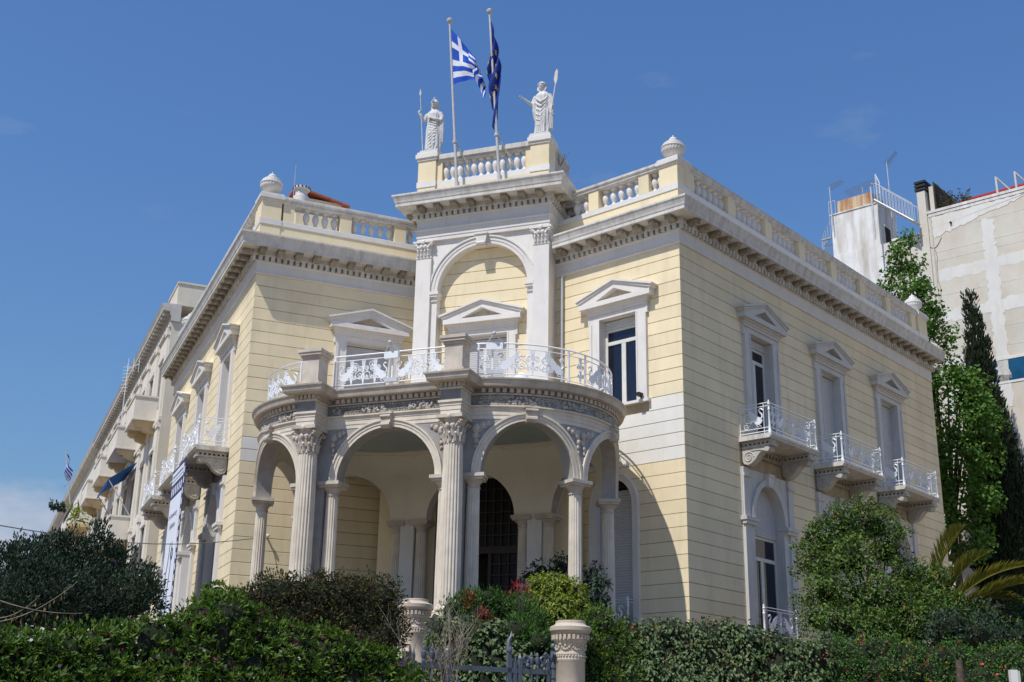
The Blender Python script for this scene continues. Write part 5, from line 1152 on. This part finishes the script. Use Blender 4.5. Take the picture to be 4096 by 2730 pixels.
def foliage(name, parent, blobs, mt, L, W, dens, per, cr, mode='clump', up=.35, jit=.5, frac=1., low=-.75, spread=.12):
    Cc, Dd = clumps(blobs, dens, spread, low)
    if frac < 1: k = rng.random(len(Cc)) < frac; Cc, Dd = Cc[k], Dd[k]
    if not len(Cc): return
    n = len(Cc)*per; Ci = np.repeat(Cc, per, 0); Di = np.repeat(Dd, per, 0); upv = np.array([0, 0, 1.])
    if mode == 'rosette':
        axis = nrm(Di*.8+upv*.6+unit(len(Di))*.0+np.repeat(unit(len(Cc))*.35, per, 0)); ra = unit(n); ra -= axis*(ra*axis).sum(1)[:, None]; ra = nrm(ra)
        el = rng.uniform(.15, 1.0, (n, 1)); d = nrm(ra*(1-.45*el)+axis*el*.9); P = Ci+axis*rng.uniform(-.02, .03, (n, 1)); N_ = nrm(axis-d*(axis*d).sum(1)[:, None])
    else:
        o = unit(n)*cr*np.cbrt(rng.random((n, 1))); P = Ci+o; d = nrm(o/cr*.6+Di*.5+upv*up+unit(n)*jit) if mode != 'droop' else nrm(Di*.45-upv*up+unit(n)*jit)
        N_ = nrm(nrm(Di+upv*.6)+unit(n)*.55); N_ = nrm(N_-d*(N_*d).sum(1)[:, None])
    sc_ = rng.uniform(.65, 1.25, n)
    o_ = link(name, leafmesh(name, P, d, N_, L*sc_, W*sc_*rng.uniform(.85, 1.15, n), mt), parent); o_['kind'] = 'stuff'; return o_
def core(parent, blobs, f=.8):  # solid dark balls added inside the foliage to block light
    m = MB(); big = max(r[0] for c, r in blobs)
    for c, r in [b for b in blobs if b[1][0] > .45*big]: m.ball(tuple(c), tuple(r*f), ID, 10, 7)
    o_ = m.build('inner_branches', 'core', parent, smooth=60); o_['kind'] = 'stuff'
def stems(parent, base, blobs, r0, mt='bark'):
    m = MB(); b = Vector(base); cen = sum((Vector(c) for c, _ in blobs), Vector())/len(blobs); fork = Vector((b.x*.6+cen.x*.4, b.y*.6+cen.y*.4, b.z+(cen.z-b.z)*.55))
    m.tube([b, b.lerp(fork, .5)+Vector((.05, 0, 0)), fork], [r0, r0*.85, r0*.7], 8)
    for c, r in blobs[:14]: c = Vector(c); m.tube([fork, fork.lerp(c, .5)+Vector((random.uniform(-.1, .1), 0, .1)), c+Vector((0, 0, r[2]*.5))], [r0*.5, r0*.3, r0*.1], 6)
    m.build('trunk', mt, parent, smooth=50)
def shrub(name, label, cat, blobs, layers, group=None, cf=.8, trunk=.06):
    c = np.mean([b[0] for b in blobs], 0); low = min(b[0][2]-b[1][2] for b in blobs); gz = ground_z(c[0], c[1])
    t = thing(name, (c[0], c[1], gz), label, cat, group)
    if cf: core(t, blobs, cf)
    if trunk: stems(t, (c[0], c[1], gz-.1), blobs, trunk)
    for l in layers: foliage(l.pop('name', 'foliage'), t, blobs, **l)
    return t
def hedge(line, D0, D1, rv, rows, drow, x0, x1, step):
    xs_, ys_ = zip(*line); out = []
    for r in range(rows):
        x = x0+(step/2 if r % 2 else 0)
        while x <= x1:
            y = float(np.interp(x, xs_, ys_)); f = (x-x0)/(x1-x0); out.append(blob(x+random.uniform(-8, 8), y+rv*.75+r*drow+random.uniform(-9, 9), D0+(D1-D0)*f-.18*r, rv*random.uniform(.85, 1.2))); x += step
    return out
def hedge_to_ground(t, blobs):
    pass
# left street hedge
hb = hedge([(-60, 1480), (200, 1478), (330, 1460), (420, 1425), (480, 1392), (545, 1396), (600, 1440), (700, 1472), (800, 1484), (880, 1512), (940, 1560)], 21, 25, 48, 4, 52, -60, 930, 52)
shrub('hedge', 'long glossy green hedge with cream flowers along the lower left edge', 'hedge', hb, [dict(mt='lf_hedge', L=.145, W=.042, dens=26, per=14, cr=.1, mode='rosette'), dict(name='inner_leaves', mt='lf_hedge', L=.11, W=.045, dens=22, per=10, cr=.16),
      dict(name='flowers', mt='fl_cream', L=.05, W=.05, dens=1.1, per=7, cr=.04), dict(name='flowers', mt='fl_pink', L=.045, W=.04, dens=.9, per=6, cr=.07)], cf=.84, trunk=.05)
# bronze bougainvillea-like shrub in front of the left porch bay
hb = hedge([(520, 1400), (560, 1372), (620, 1350), (700, 1342), (770, 1350), (840, 1346), (890, 1362), (940, 1420)], 26, 27.2, 46, 5, 50, 540, 896, 46)
shrub('flowering_shrub', 'dark bronze green flowering shrub in front of the left porch columns', 'shrub', hb, [dict(mt='lf_bronze', L=.085, W=.034, dens=70, per=9, cr=.14, up=.15), dict(name='flowers', mt='fl_pink', L=.045, W=.04, dens=2.0, per=4, cr=.07)], cf=.85)
sh_b = [blob(625, 1340, 26.4, 14), blob(650, 1328, 26.4, 10), blob(705, 1336, 26.6, 12), blob(830, 1330, 26.8, 14), blob(900, 1342, 27, 16)]
shrub('climbing_plant', 'thin leafy shoots rising above the bronze shrub by the columns', 'plant', sh_b, [dict(mt='lf_dark', L=.10, W=.045, dens=24, per=7, cr=.16, jit=.9)], cf=0, trunk=.02)
# dark tree on the left
lb = [blob(*b) for b in ((62, 1325, 30, 62), (150, 1290, 31, 68), (235, 1305, 31, 62), (310, 1375, 30, 50), (120, 1385, 29.5, 72), (240, 1395, 30, 62), (15, 1400, 29, 60), (180, 1350, 30.5, 72), (335, 1395, 30, 28), (165, 1235, 31, 30), (235, 1240, 31, 30), (55, 1262, 30, 30), (318, 1330, 30.5, 24), (285, 1265, 31, 28), (110, 1235, 31, 24), (10, 1300, 30, 32), (345, 1330, 30.5, 14), (350, 1350, 30.5, 16), (350, 1302, 30.5, 9), (345, 1318, 30.5, 10), (150, 1208, 31, 13), (170, 1212, 31, 16), (195, 1222, 31, 14), (140, 1220, 31, 18), (215, 1215, 31, 13), (240, 1208, 31, 16), (262, 1222, 31, 16), (295, 1228, 31, 12), (300, 1240, 31, 15), (60, 1215, 30, 12), (50, 1232, 30, 15), (88, 1225, 30, 15), (22, 1258, 30, 16), (30, 1245, 30, 10))]
lb = [(c-np.array([0, 0, .22 if i_ in (1, 2, 9, 10, 11, 13, 14, 7) else 0]), r) for i_, (c, r) in enumerate(lb[:18])]
for x_ in range(8, 352, 17):
    y_ = float(np.interp(x_, [0, 50, 70, 90, 140, 165, 185, 200, 240, 262, 290, 300, 330, 350, 356], [1285, 1222, 1250, 1228, 1215, 1196, 1235, 1218, 1200, 1240, 1228, 1262, 1315, 1298, 1335])); lb.append(blob(x_+random.uniform(-4, 4), y_+26+random.uniform(-16, 26), 30.6, random.uniform(6, 10), .8, 2.6))
lb = [(c, r*(.8 if i_ in (1, 2, 9, 10, 11, 13, 14) else 1)) for i_, (c, r) in enumerate(lb)]
shrub('evergreen_tree', 'dense dark evergreen tree in front of the left neighbouring building', 'tree', lb, [dict(mt='lf_dark', L=.10, W=.042, dens=44, per=14, cr=.20, mode='clump', up=.55), dict(name='shoots', mt='lf_dark', L=.10, W=.04, dens=12, per=16, cr=.16, up=.9, spread=.34)], cf=.74, trunk=.14)
# small yellow-green shrub peeping out at the foot of the banner
lb = [blob(*b) for b in ((500, 1368, 26, 26), (470, 1385, 26, 24), (535, 1378, 26, 22), (445, 1402, 25.5, 20))]
shrub('young_shrub', 'small bright green shrub at the foot of the left facade corner', 'shrub', lb, [dict(mt='lf_yellow', L=.14, W=.035, dens=30, per=12, cr=.1, mode='rosette', frac=.45), dict(mt='lf_hedge', L=.14, W=.035, dens=30, per=12, cr=.1, mode='rosette')], cf=.7, trunk=.03)
# bare pod-bearing branches at the far left
t = thing('bare_branches', at(-10, 1440, 22), 'bare pale branches with dry seed pods at the left edge', 'branch'); m = MB(); pods = []
for k in range(3):
    p = at(random.uniform(-30, 10), random.uniform(1330, 1440), 22); q = at(random.uniform(60, 235), random.uniform(1310, 1415), 22); mid = p.lerp(q, .5)+Vector((0, 0, random.uniform(-.35, -.1)))
    pts = [p.lerp(mid, f) .lerp(mid.lerp(q, f), f) for f in [i/8 for i in range(9)]]; m.tube(pts, [.011-.0009*i for i in range(9)], 5); pods += [pts[i]+Vector((random.uniform(-.05, .05), 0, -.03)) for i in (3, 4, 5, 6, 7)]
m.build('twigs', 'twig', t); pods = np.array([list(p) for p in pods for _ in range(2)]); n = len(pods); d = nrm(np.array([0, 0, -1.])+unit(n)*.25)
o_ = link('seed_pods', leafmesh('seed_pods', pods+unit(n)*.04, d, nrm(np.cross(d, unit(n))), rng.uniform(.06, .13, n), rng.uniform(.025, .04, n), 'pod'), t); o_['kind'] = 'stuff'
# ---- gate pillars
def gpillar(vx, vy, D, lab):
    p = at(vx, vy, D); gz = ground_z(p.x, p.y)-.1; Z = p.z; t = thing('gate_pillar', (p.x, p.y, gz), lab, 'pillar', 'round stone gate pillars')
    mw = Matrix.Translation((p.x, p.y, 0))
    MB().lathe([(.37, gz), (.37, gz+.3), (.325, gz+.36), (.32, Z-.88), (.335, Z-.86), (.335, Z-.82), (.315, Z-.80)], 40).build('shaft', 'pillar', t, mw, 40)
    nk = MB(); nk.lathe([(.315, Z-.80), (.315, Z-.74), (.33, Z-.73), (.33, Z-.69), (.315, Z-.67), (.325, Z-.5), (.36, Z-.46), (.37, Z-.43)], 40)
    for i in range(30): a = 2*math.pi*i/30; nk.ball((.33*math.cos(a), .33*math.sin(a), Z-.765), .026, ID, 6, 4)
    for i in range(8):
        for j in range(7): f = j/6; a = 2*math.pi*(i+f)/8; nk.ball((.33*math.cos(a), .33*math.sin(a), Z-.53-.10*math.sin(math.pi*f)), .028, ID, 6, 4)
        a = 2*math.pi*i/8; nk.ball((.335*math.cos(a), .335*math.sin(a), Z-.52), .035, ID, 7, 5); a += math.pi/8; nk.ball((.335*math.cos(a), .335*math.sin(a), Z-.55), .03, ID, 7, 5)
    nk.build('garland_band', 'pillar', t, mw, 40)
    cp_ = MB(); cp_.lathe([(.37, Z-.43), (.37, Z-.30), (.41, Z-.28), (.46, Z-.22), (.465, Z-.14), (.43, Z-.12), (.36, Z-.10), (.33, Z-.06), (.33, Z-.01), (.30, Z)], 40); cp_.build('cap', 'pillar', t, mw, 30)
    dn = MB().box(-.028, .028, 0, .05, 0, .10).mesh('dentil', 'pillar')
    for i in range(26): a = 2*math.pi*i/26; c, s = math.cos(a), math.sin(a); link('dentil', dn, t, Matrix(((-s, c, 0, p.x+.37*c), (c, s, 0, p.y+.37*s), (0, 0, 1, Z-.41), (0, 0, 0, 1))))
    return p
gpillar(1311, 1428, 27.6, 'round beige stone gate pillar with dentilled cap right of the grey gate')
gpillar(955, 1378, 32.0, 'round beige stone gate pillar half hidden by the bronze shrub')
# ---- iron gate, standing ajar
gA, gB = at(1040, 1531, 26.2), at(1282, 1549, 27.7); gA.z = gB.z = (gA.z+gB.z)/2; gd = (gB-gA); GL = math.hypot(gd.x, gd.y); ge = Vector((gd.x, gd.y)).normalized(); gn = Vector((ge.y, -ge.x)); FG = frame((gA.x, gA.y), ge, gn); z = gA.z
gt = thing('iron_gate', (gA.x, gA.y, .5), 'blue grey wrought iron gate with scrolls and spear finials beside the pillar', 'gate')
MB().box(-1.35, GL, -.03, .03, z-.05, z+.05, FG).build('top_rail', 'iron_grey', gt); MB().box(-1.35, GL, -.025, .025, z-1.3, z-1.2, FG).build('middle_rail', 'iron_grey', gt)
gz = .6; k = GL/1120.
def gx(px): return (px-750)*k
def spear(a, w, zt):
    m = MB(); m.box(a-w, a+w, -w, w, gz, zt, FG); m.lathe([(w*1.3, zt), (w*1.3, zt+.03), (.001, zt+.13)], 4, FG, a, 0); return m
for px, zt, w in ((700, .30, .05), (1395, .20, .035), (1450, .24, .04), (1760, .2, .03), (-100+460, .2, .03)): spear(gx(px), w, z+zt).build('upright', 'iron_grey', gt)
m = MB(); a = gx(1335); m.box(a-.05, a+.05, -.03, .03, gz, z+.4, FG); m.tube([FG(a-.03, 0, z+.4), FG(a-.02, 0, z+.62), FG(a+.04, 0, z+.72), FG(a+.05, 0, z+.82)], [.05, .045, .03, .008], 6); m.ball(FG(a, 0, z+.42), (.07, .07, .09)); m.build('hooked_upright', 'iron_grey', gt, smooth=40)
m = MB(); a = gx(1820); m.tube([FG(a, 0, gz), FG(a, 0, z+.46)], .07, 10); m.ball(FG(a, 0, z+.56), .075, ID, 10, 7)
for i in range(6):
    t = 2*math.pi*i/6; pts = [(a, 0, z+.2), (a+.12*math.cos(t), .12*math.sin(t), z+.32), (a+.22*math.cos(t), .22*math.sin(t), z+.40), (a+.27*math.cos(t), .27*math.sin(t), z+.36)]; m.tube([FG(*q) for q in pts], [.04, .045, .03, .008], 5)
for zz in (z-.12, z+.1): m.tube([FG(a, 0, zz), FG(a, 0, zz+.05)], .09, 10)
m.box(a, a+.28, -.03, .03, z-.06, z+.06, FG); m.build('hinge_post', 'iron_grey', gt, smooth=40)
for px in (1575, 1640, 460, 540):
    a = gx(px); MB().lathe([(.03, z+.05), (.045, z+.09), (.03, z+.13), (.055, z+.18), (.055, z+.28), (.03, z+.30), (.04, z+.34), (.01, z+.40)], 10, FG, a, 0).build('baluster_finial', 'iron_grey', gt, smooth=40); MB().tube([FG(a, 0, z-.05), FG(a, 0, gz)], .03, 8).build('bar', 'iron_grey', gt)
for px, e in ((1510, 1), (1705, -1), (600, 1)):
    a = gx(px); m = MB(); spiral(m, FG, a, z+.26, .10, 1.4, .035, e, math.pi*(e > 0), 0, 6); m.tube([FG(a-e*.1, 0, z+.26), FG(a-e*.1, 0, z+.05)], .035, 6); m.ball(FG(a+e*.05, 0, z+.12), .06); m.build('scroll', 'iron_grey', gt, smooth=40)
for px in (1320, 1520, 1690, 800):
    a = gx(px); m = MB(); m.ball(FG(a, .0, z-.35), (.09, .09, .1))
    for i in range(8): t = 2*math.pi*i/8; m.tube([FG(a, 0, z-.35), FG(a+.14*math.cos(t), 0, z-.35+.14*math.sin(t))], [.04, .02], 5)
    m.build('rosette', 'iron_grey', gt, smooth=40)
# ---- planting behind the gate
hb = hedge([(970, 1432), (1020, 1432), (1100, 1440), (1200, 1462), (1260, 1470)], 29.2, 29.2, 34, 5, 36, 1022, 1250, 36)
shrub('ivy_hedge', 'pale green large leaved ivy hedge behind the iron gate', 'hedge', hb, [dict(mt='lf_ivy', L=.13, W=.085, dens=40, per=6, cr=.12, mode='droop', up=.45, jit=.4)], cf=.86, trunk=.04)
lb = [blob(*b) for b in ((1040, 1405, 30, 26), (1080, 1388, 30, 28), (1120, 1380, 30, 26), (1160, 1398, 30, 30), (1200, 1408, 29.8, 34), (1100, 1415, 29.8, 28), (1230, 1440, 29.4, 34), (1190, 1455, 29.2, 34), (1240, 1480, 29.0, 32))]
t = shrub('red_tipped_shrub', 'green shrub with red young leaves between the gate pillars', 'shrub', lb, [dict(mt='lf_green', L=.10, W=.03, dens=55, per=12, cr=.12, up=.5)], cf=.8)
rb = [blob(*b) for b in ((1075, 1372, 29.7, 8), (1083, 1386, 29.6, 9), (1190, 1352, 29.9, 8), (1180, 1365, 29.9, 10), (1205, 1366, 29.9, 9), (1108, 1415, 29.2, 8), (1118, 1428, 29.2, 8))]
foliage('red_leaves', t, rb, mt='lf_red', L=.12, W=.035, dens=70, per=9, cr=.1, up=.6)
lb = [blob(*b) for b in ((1270, 1368, 31, 44), (1240, 1352, 31, 26), (1305, 1372, 31, 36), (1330, 1408, 30.8, 26), (1285, 1415, 30.5, 42), (1250, 1400, 30.5, 34), (1325, 1432, 30.3, 24))]
shrub('weeping_fig', 'yellow green weeping fig bush left of the right porch colonette', 'bush', lb, [dict(mt='lf_yellow', L=.10, W=.045, dens=70, per=11, cr=.13, mode='droop', up=.5, jit=.5)], cf=.8)
for i, (bs, lab) in enumerate(((((1365, 1315, 34, 18), (1375, 1350, 34, 24), (1362, 1390, 34, 26), (1385, 1392, 34, 18), (1350, 1345, 34, 18)), 'dark green climber around the farthest right porch colonette'), (((1245, 1312, 35.5, 20), (1290, 1305, 35.5, 24), (1215, 1325, 35.5, 14), (1315, 1315, 35.5, 18)), 'dark leafy shrub inside the porch behind the fig bush'))):
    shrub('climber', lab, 'plant', [blob(*b) for b in bs], [dict(mt='lf_dark', L=.13, W=.06, dens=40, per=8, cr=.14, mode='droop', up=.5)], cf=.6, trunk=.03)
# bare dead shrub in front of the left pillar
t = thing('dead_shrub', at(985, 1600, 25.8), 'bare grey dead shrub in front of the left gate pillar', 'shrub'); m = MB()
def branch(p, d, L, r, dep):
    n = 5; pts = [p]
    for i in range(n): d = (d+Vector((random.uniform(-.16, .16), random.uniform(-.16, .16), random.uniform(-.05, .12)))).normalized(); pts.append(pts[-1]+d*L/n)
    m.tube(pts, [r*(1-.6*i/n) for i in range(n+1)], 4, caps=False)
    if dep:
        for i in (2, 3, 4, 5): branch(pts[i], (d+Vector((random.uniform(-.7, .7), random.uniform(-.6, .6), random.uniform(-.1, .5)))).normalized(), L*.5, r*.5, dep-1)
for i in range(15): branch(at(random.uniform(945, 1040), 1620, 25.8+random.uniform(-.3, .3)), Vector((random.uniform(-.35, .35), random.uniform(-.25, .25), 1)).normalized(), random.uniform(.9, 1.55), .016, 2)
m.build('twigs', 'twig', t)
# ---- right side
hb = hedge([(1325, 1424), (1400, 1422), (1440, 1440)], 28.6, 28.8, 36, 5, 38, 1345, 1440, 36)
shrub('bush', 'bright green bush right of the gate pillar', 'bush', hb, [dict(mt='lf_hedge', L=.085, W=.05, dens=60, per=9, cr=.12, jit=.7)], cf=.85)
hb = hedge([(1420, 1440), (1500, 1444), (1650, 1448), (1750, 1462), (1900, 1500)], 28.8, 30, 38, 4, 42, 1440, 1880, 42)
shrub('ivy_hedge', 'silvery green ivy hedge below the shaded facade', 'hedge', hb, [dict(mt='lf_ivy', L=.115, W=.065, dens=50, per=6, cr=.12, mode='droop', up=.55, jit=.4), dict(name='flowers', mt='fl_coral', L=.05, W=.04, dens=.3, per=5, cr=.08), dict(name='yellow_leaves', mt='lf_yel', L=.09, W=.05, dens=1.2, per=3, cr=.1)], cf=.86)
lb = [blob(*b) for b in ((1950, 1222, 37, 50), (2010, 1212, 37, 42), (1900, 1252, 36.5, 42), (1885, 1300, 36, 40), (1955, 1290, 36, 58), (2040, 1272, 37, 40), (2092, 1338, 37, 46), (2145, 1350, 37.5, 40), (1905, 1365, 35.5, 48), (1985, 1375, 35.5, 58), (2062, 1398, 36, 58), (2130, 1412, 36.5, 50), (1878, 1425, 35, 36), (1935, 1440, 35, 50), (2015, 1455, 35, 50), (2085, 1465, 35.5, 50), (2165, 1400, 37, 34), (1880, 1270, 36.5, 22), (2180, 1372, 37.5, 22))]
lb += [blob(*b) for b in ((2105, 1440, 35.2, 46), (2150, 1428, 35.5, 44), (2182, 1455, 35.5, 42), (2196, 1418, 36, 28), (2140, 1385, 36, 36))]
lb = [(c, r*.86) for c, r in lb]+[blob(random.uniform(1850, 2190), 0, 36.5, 1) for _ in range(0)]
for x_, y_ in ((1925, 1178), (1960, 1168), (1990, 1160), (2035, 1178), (2060, 1225), (1875, 1222), (1850, 1262), (1848, 1310), (1842, 1382), (1850, 1420), (2085, 1292), (2120, 1300), (2165, 1322), (2195, 1395), (1900, 1205)): lb.append(blob(x_, y_, 36.3, random.uniform(11, 18)))
shrub('citrus_tree', 'glossy leaved citrus tree in front of the shaded right facade', 'tree', lb, [dict(mt='lf_tree', L=.12, W=.055, dens=36, per=14, cr=.2, mode='droop', up=.15, jit=.8, spread=.28), dict(name='yellow_leaves', mt='lf_yel', L=.11, W=.05, dens=1.6, per=4, cr=.2)], cf=.62, trunk=.11)
hb = hedge([(1840, 1492), (1950, 1478), (2080, 1484), (2200, 1500), (2300, 1500), (2400, 1490)], 30.2, 32, 36, 3, 40, 1850, 2390, 42)
shrub('rose_hedge', 'low rose hedge with coral blooms along the lower right edge', 'hedge', hb, [dict(mt='lf_green', L=.07, W=.035, dens=60, per=8, cr=.13, jit=.9), dict(name='flowers', mt='fl_coral', L=.06, W=.05, dens=.9, per=7, cr=.05), dict(name='yellow_leaves', mt='lf_yel', L=.08, W=.04, dens=1.2, per=3, cr=.1)], cf=.84)
lb = [blob(*b) for b in ((2235, 1440, 37, 50), (2300, 1440, 38, 46), (2345, 1440, 38, 44), (2270, 1480, 36, 50), (2340, 1490, 36, 46), (2210, 1475, 36, 40), (2165, 1448, 34.6, 34), (2205, 1440, 34.8, 30), (2240, 1462, 34.6, 34), (2345, 1410, 39, 26))]
shrub('dark_shrub', 'dark green shrub below the palm at the right edge', 'shrub', lb, [dict(mt='lf_dark', L=.11, W=.05, dens=34, per=10, cr=.18, jit=.8), dict(mt='lf_green', L=.1, W=.05, dens=8, per=9, cr=.14)], cf=.84)
# palm
pc0 = at(2165, 1425, 38.0); t = thing('palm', (pc0.x, pc0.y, ground_z(pc0.x, pc0.y)), 'young palm with arching yellow green fronds at the right edge', 'palm')
m = MB(); m.tube([(pc0.x, pc0.y, 3.0), (pc0.x, pc0.y, pc0.z)], [.28, .2], 10); m.build('trunk', 'bark', t)
fr = [((2140, 1345), (2165, 1270), (2212, 1213)), ((2172, 1420), (2235, 1315), (2365, 1300)), ((2160, 1405), (2190, 1310), (2268, 1272)), ((2178, 1432), (2260, 1352), (2340, 1385)), ((2165, 1425), (2250, 1400), (2330, 1430)), ((2170, 1430), (2300, 1330), (2390, 1340)), ((2160, 1420), (2200, 1380), (2280, 1420))]
for k_, (a_, b_, c_) in enumerate(fr):
    dd = 37.4+random.uniform(-.5, .7); A_, B_, C_ = pc0.lerp(at(*a_, dd), .9), at(*b_, dd), at(*c_, dd-.4); pts = [A_.lerp(B_, f).lerp(B_.lerp(C_, f), f) for f in [i/20 for i in range(21)]]
    r = MB().tube(pts, [.03-.0012*i for i in range(21)], 5).build('frond', 'lf_palm', t); Pp, Dp, Np, Ll = [], [], [], []
    for i in range(62):
        f = .08+.92*i/61; q = A_.lerp(B_, f).lerp(B_.lerp(C_, f), f); tg = ((B_-A_)*(1-f)+(C_-B_)*f).normalized(); sd_ = tg.cross(Vector((0, 0, 1))).normalized(); upn = sd_.cross(tg)
        for e in (-1, 1): d = (tg*.9+sd_*e*.75+upn*.45+Vector((random.uniform(-.1, .1), random.uniform(-.1, .1), random.uniform(-.12, .05)))).normalized(); Pp.append(list(q)); Dp.append(list(d)); Np.append(list((upn-d*upn.dot(d)).normalized())); Ll.append(.62*math.sin(math.pi*min(1, .15+.85*f))**.6+.1)
    o_ = link('leaflets', leafmesh('leaflets', np.array(Pp), np.array(Dp), np.array(Np), np.array(Ll), np.full(len(Ll), .05), 'lf_palm', .35), r); o_['kind'] = 'stuff'
# poplar and cypress beyond the end of the house
lb = [blob(*b) for b in ((2088, 560, 58, 20), (2082, 600, 58, 28), (2075, 650, 58.5, 38), (2050, 690, 58.5, 34), (2100, 680, 58, 36), (2085, 735, 58, 52), (2125, 745, 58.5, 38), (2045, 740, 58, 24), (2135, 800, 58, 38), (2150, 870, 58.5, 40), (2180, 900, 58.5, 44), (2215, 900, 58.5, 40), (2175, 980, 58.5, 42), (2230, 970, 58.5, 50), (2265, 940, 58.5, 24), (2200, 1060, 58.5, 50), (2250, 1050, 58.5, 40), (2195, 1150, 58.5, 48), (2235, 1150, 58.5, 44), (2185, 1240, 58.5, 42), (2230, 1250, 58.5, 42), (2140, 840, 58.5, 26), (2180, 790, 58.5, 14), (2190, 770, 58.5, 9))]
t = shrub('poplar_tree', 'tall fresh green poplar beyond the far end of the shaded facade', 'tree', lb, [dict(mt='lf_poplar', L=.19, W=.16, dens=6.5, per=24, cr=.46, mode='droop', up=.2, jit=.9, spread=.2)], cf=0, trunk=.22)
m = MB()
for i in range(12): a_ = at(random.uniform(2160, 2215), 1290, 58.5); b_ = at(random.uniform(2060, 2225), random.uniform(720, 1000), 58.5); m.tube([a_, a_.lerp(b_, .5)+Vector((random.uniform(-.3, .3), 0, 0)), b_], [.06, .04, .015], 5)
m.build('limbs', 'twig', t)
lb = [blob(vx, vy, 61, r*1.0, 1, 1.9) for vx, vy, r in ((2228, 690, 7), (2234, 720, 10), (2240, 760, 13), (2246, 800, 17), (2250, 850, 24), (2256, 900, 28), (2266, 960, 34), (2276, 1020, 40), (2286, 1090, 46), (2296, 1160, 50), (2304, 1230, 52), (2310, 1300, 52), (2330, 1200, 30), (2325, 1080, 20))]
shrub('cypress_tree', 'dark pointed cypress behind the poplar at the right', 'tree', lb, [dict(mt='lf_cypress', L=.26, W=.09, dens=46, per=9, cr=.24, up=1.7, jit=.3, spread=.10)], cf=.85, trunk=.16)
# weeds on the roof edge and attic, plants on roof terrace behind
def tuft(name, lab, pts, mt, L, W, n, s):
    t = thing(name, pts[0], lab, 'plant'); m = MB(); P = []
    for p in pts:
        for _ in range(5): q = p+Vector((random.uniform(-s, s)*.6, random.uniform(-s, s)*.6, s*random.uniform(.5, 1.3))); m.tube([p, p.lerp(q, .5)+Vector((.03, 0, .02)), q], [.012, .009, .004], 4); P += [list(p.lerp(q, f)) for f in np.linspace(.25, 1, n)]
    m.build('stems', 'twig', t); P = np.array(P); d = nrm(unit(len(P))+np.array([0, 0, .5])); o_ = link('foliage', leafmesh('foliage', P, d, nrm(np.cross(d, unit(len(P)))), rng.uniform(.6, 1.2, len(P))*L, rng.uniform(.6, 1.2, len(P))*W, mt), t); o_['kind'] = 'stuff'
tuft('weeds', 'dry weeds rooted in the right attic pedestal', [Vector(PF(2.66, 4.1, 20.7)), Vector(PF(2.7, 4.5, 20.65)), Vector(PF(2.62, 4.3, 21.6))], 'pod', .07, .02, 6, .7)
tuft('roof_plants', 'scrubby plants on the roof terrace of the tall block', [Vector(FB(a, -.6, 29.9)) for a in (2.4, 2.1, 1.8, 1.4, 1.1)], 'lf_bronze', .2, .07, 16, .8)
tuft('roof_shrub', 'tiny dark shrub on the far left roof', [at(135, 1178, 100)+Vector((dx, 0, 0)) for dx in (-.4, 0, .4)], 'lf_dark', .3, .16, 14, .65)
tuft('balcony_plant', 'spiky yellow green plant on the far left balcony', [at(172, 1205, 95)], 'lf_yellow', .9, .12, 14, 1.0)
# garden posts at the lower right
p = at(2206, 1545, 29.5); tag(MB().tube([(p.x, p.y, .5), (p.x, p.y, at(2206, 1517, 29.5).z)], [.09, .08], 9).build('wooden_post', 'bark'), 'brown wooden stake standing in the rose hedge', 'stake')
p = at(2330, 1552, 29); tp = at(2326, 1540, 29).z; t = thing('marker_post', (p.x, p.y, .5), 'white square post with grey cap at the bottom right corner', 'post'); MB().box(p.x-.09, p.x+.06, p.y-.07, p.y+.07, .5, tp).build('post', 'trim', t); MB().box(p.x+.065, p.x+.11, p.y-.06, p.y+.06, tp-.3, tp-.02).build('meter_box', 'pipe', t)
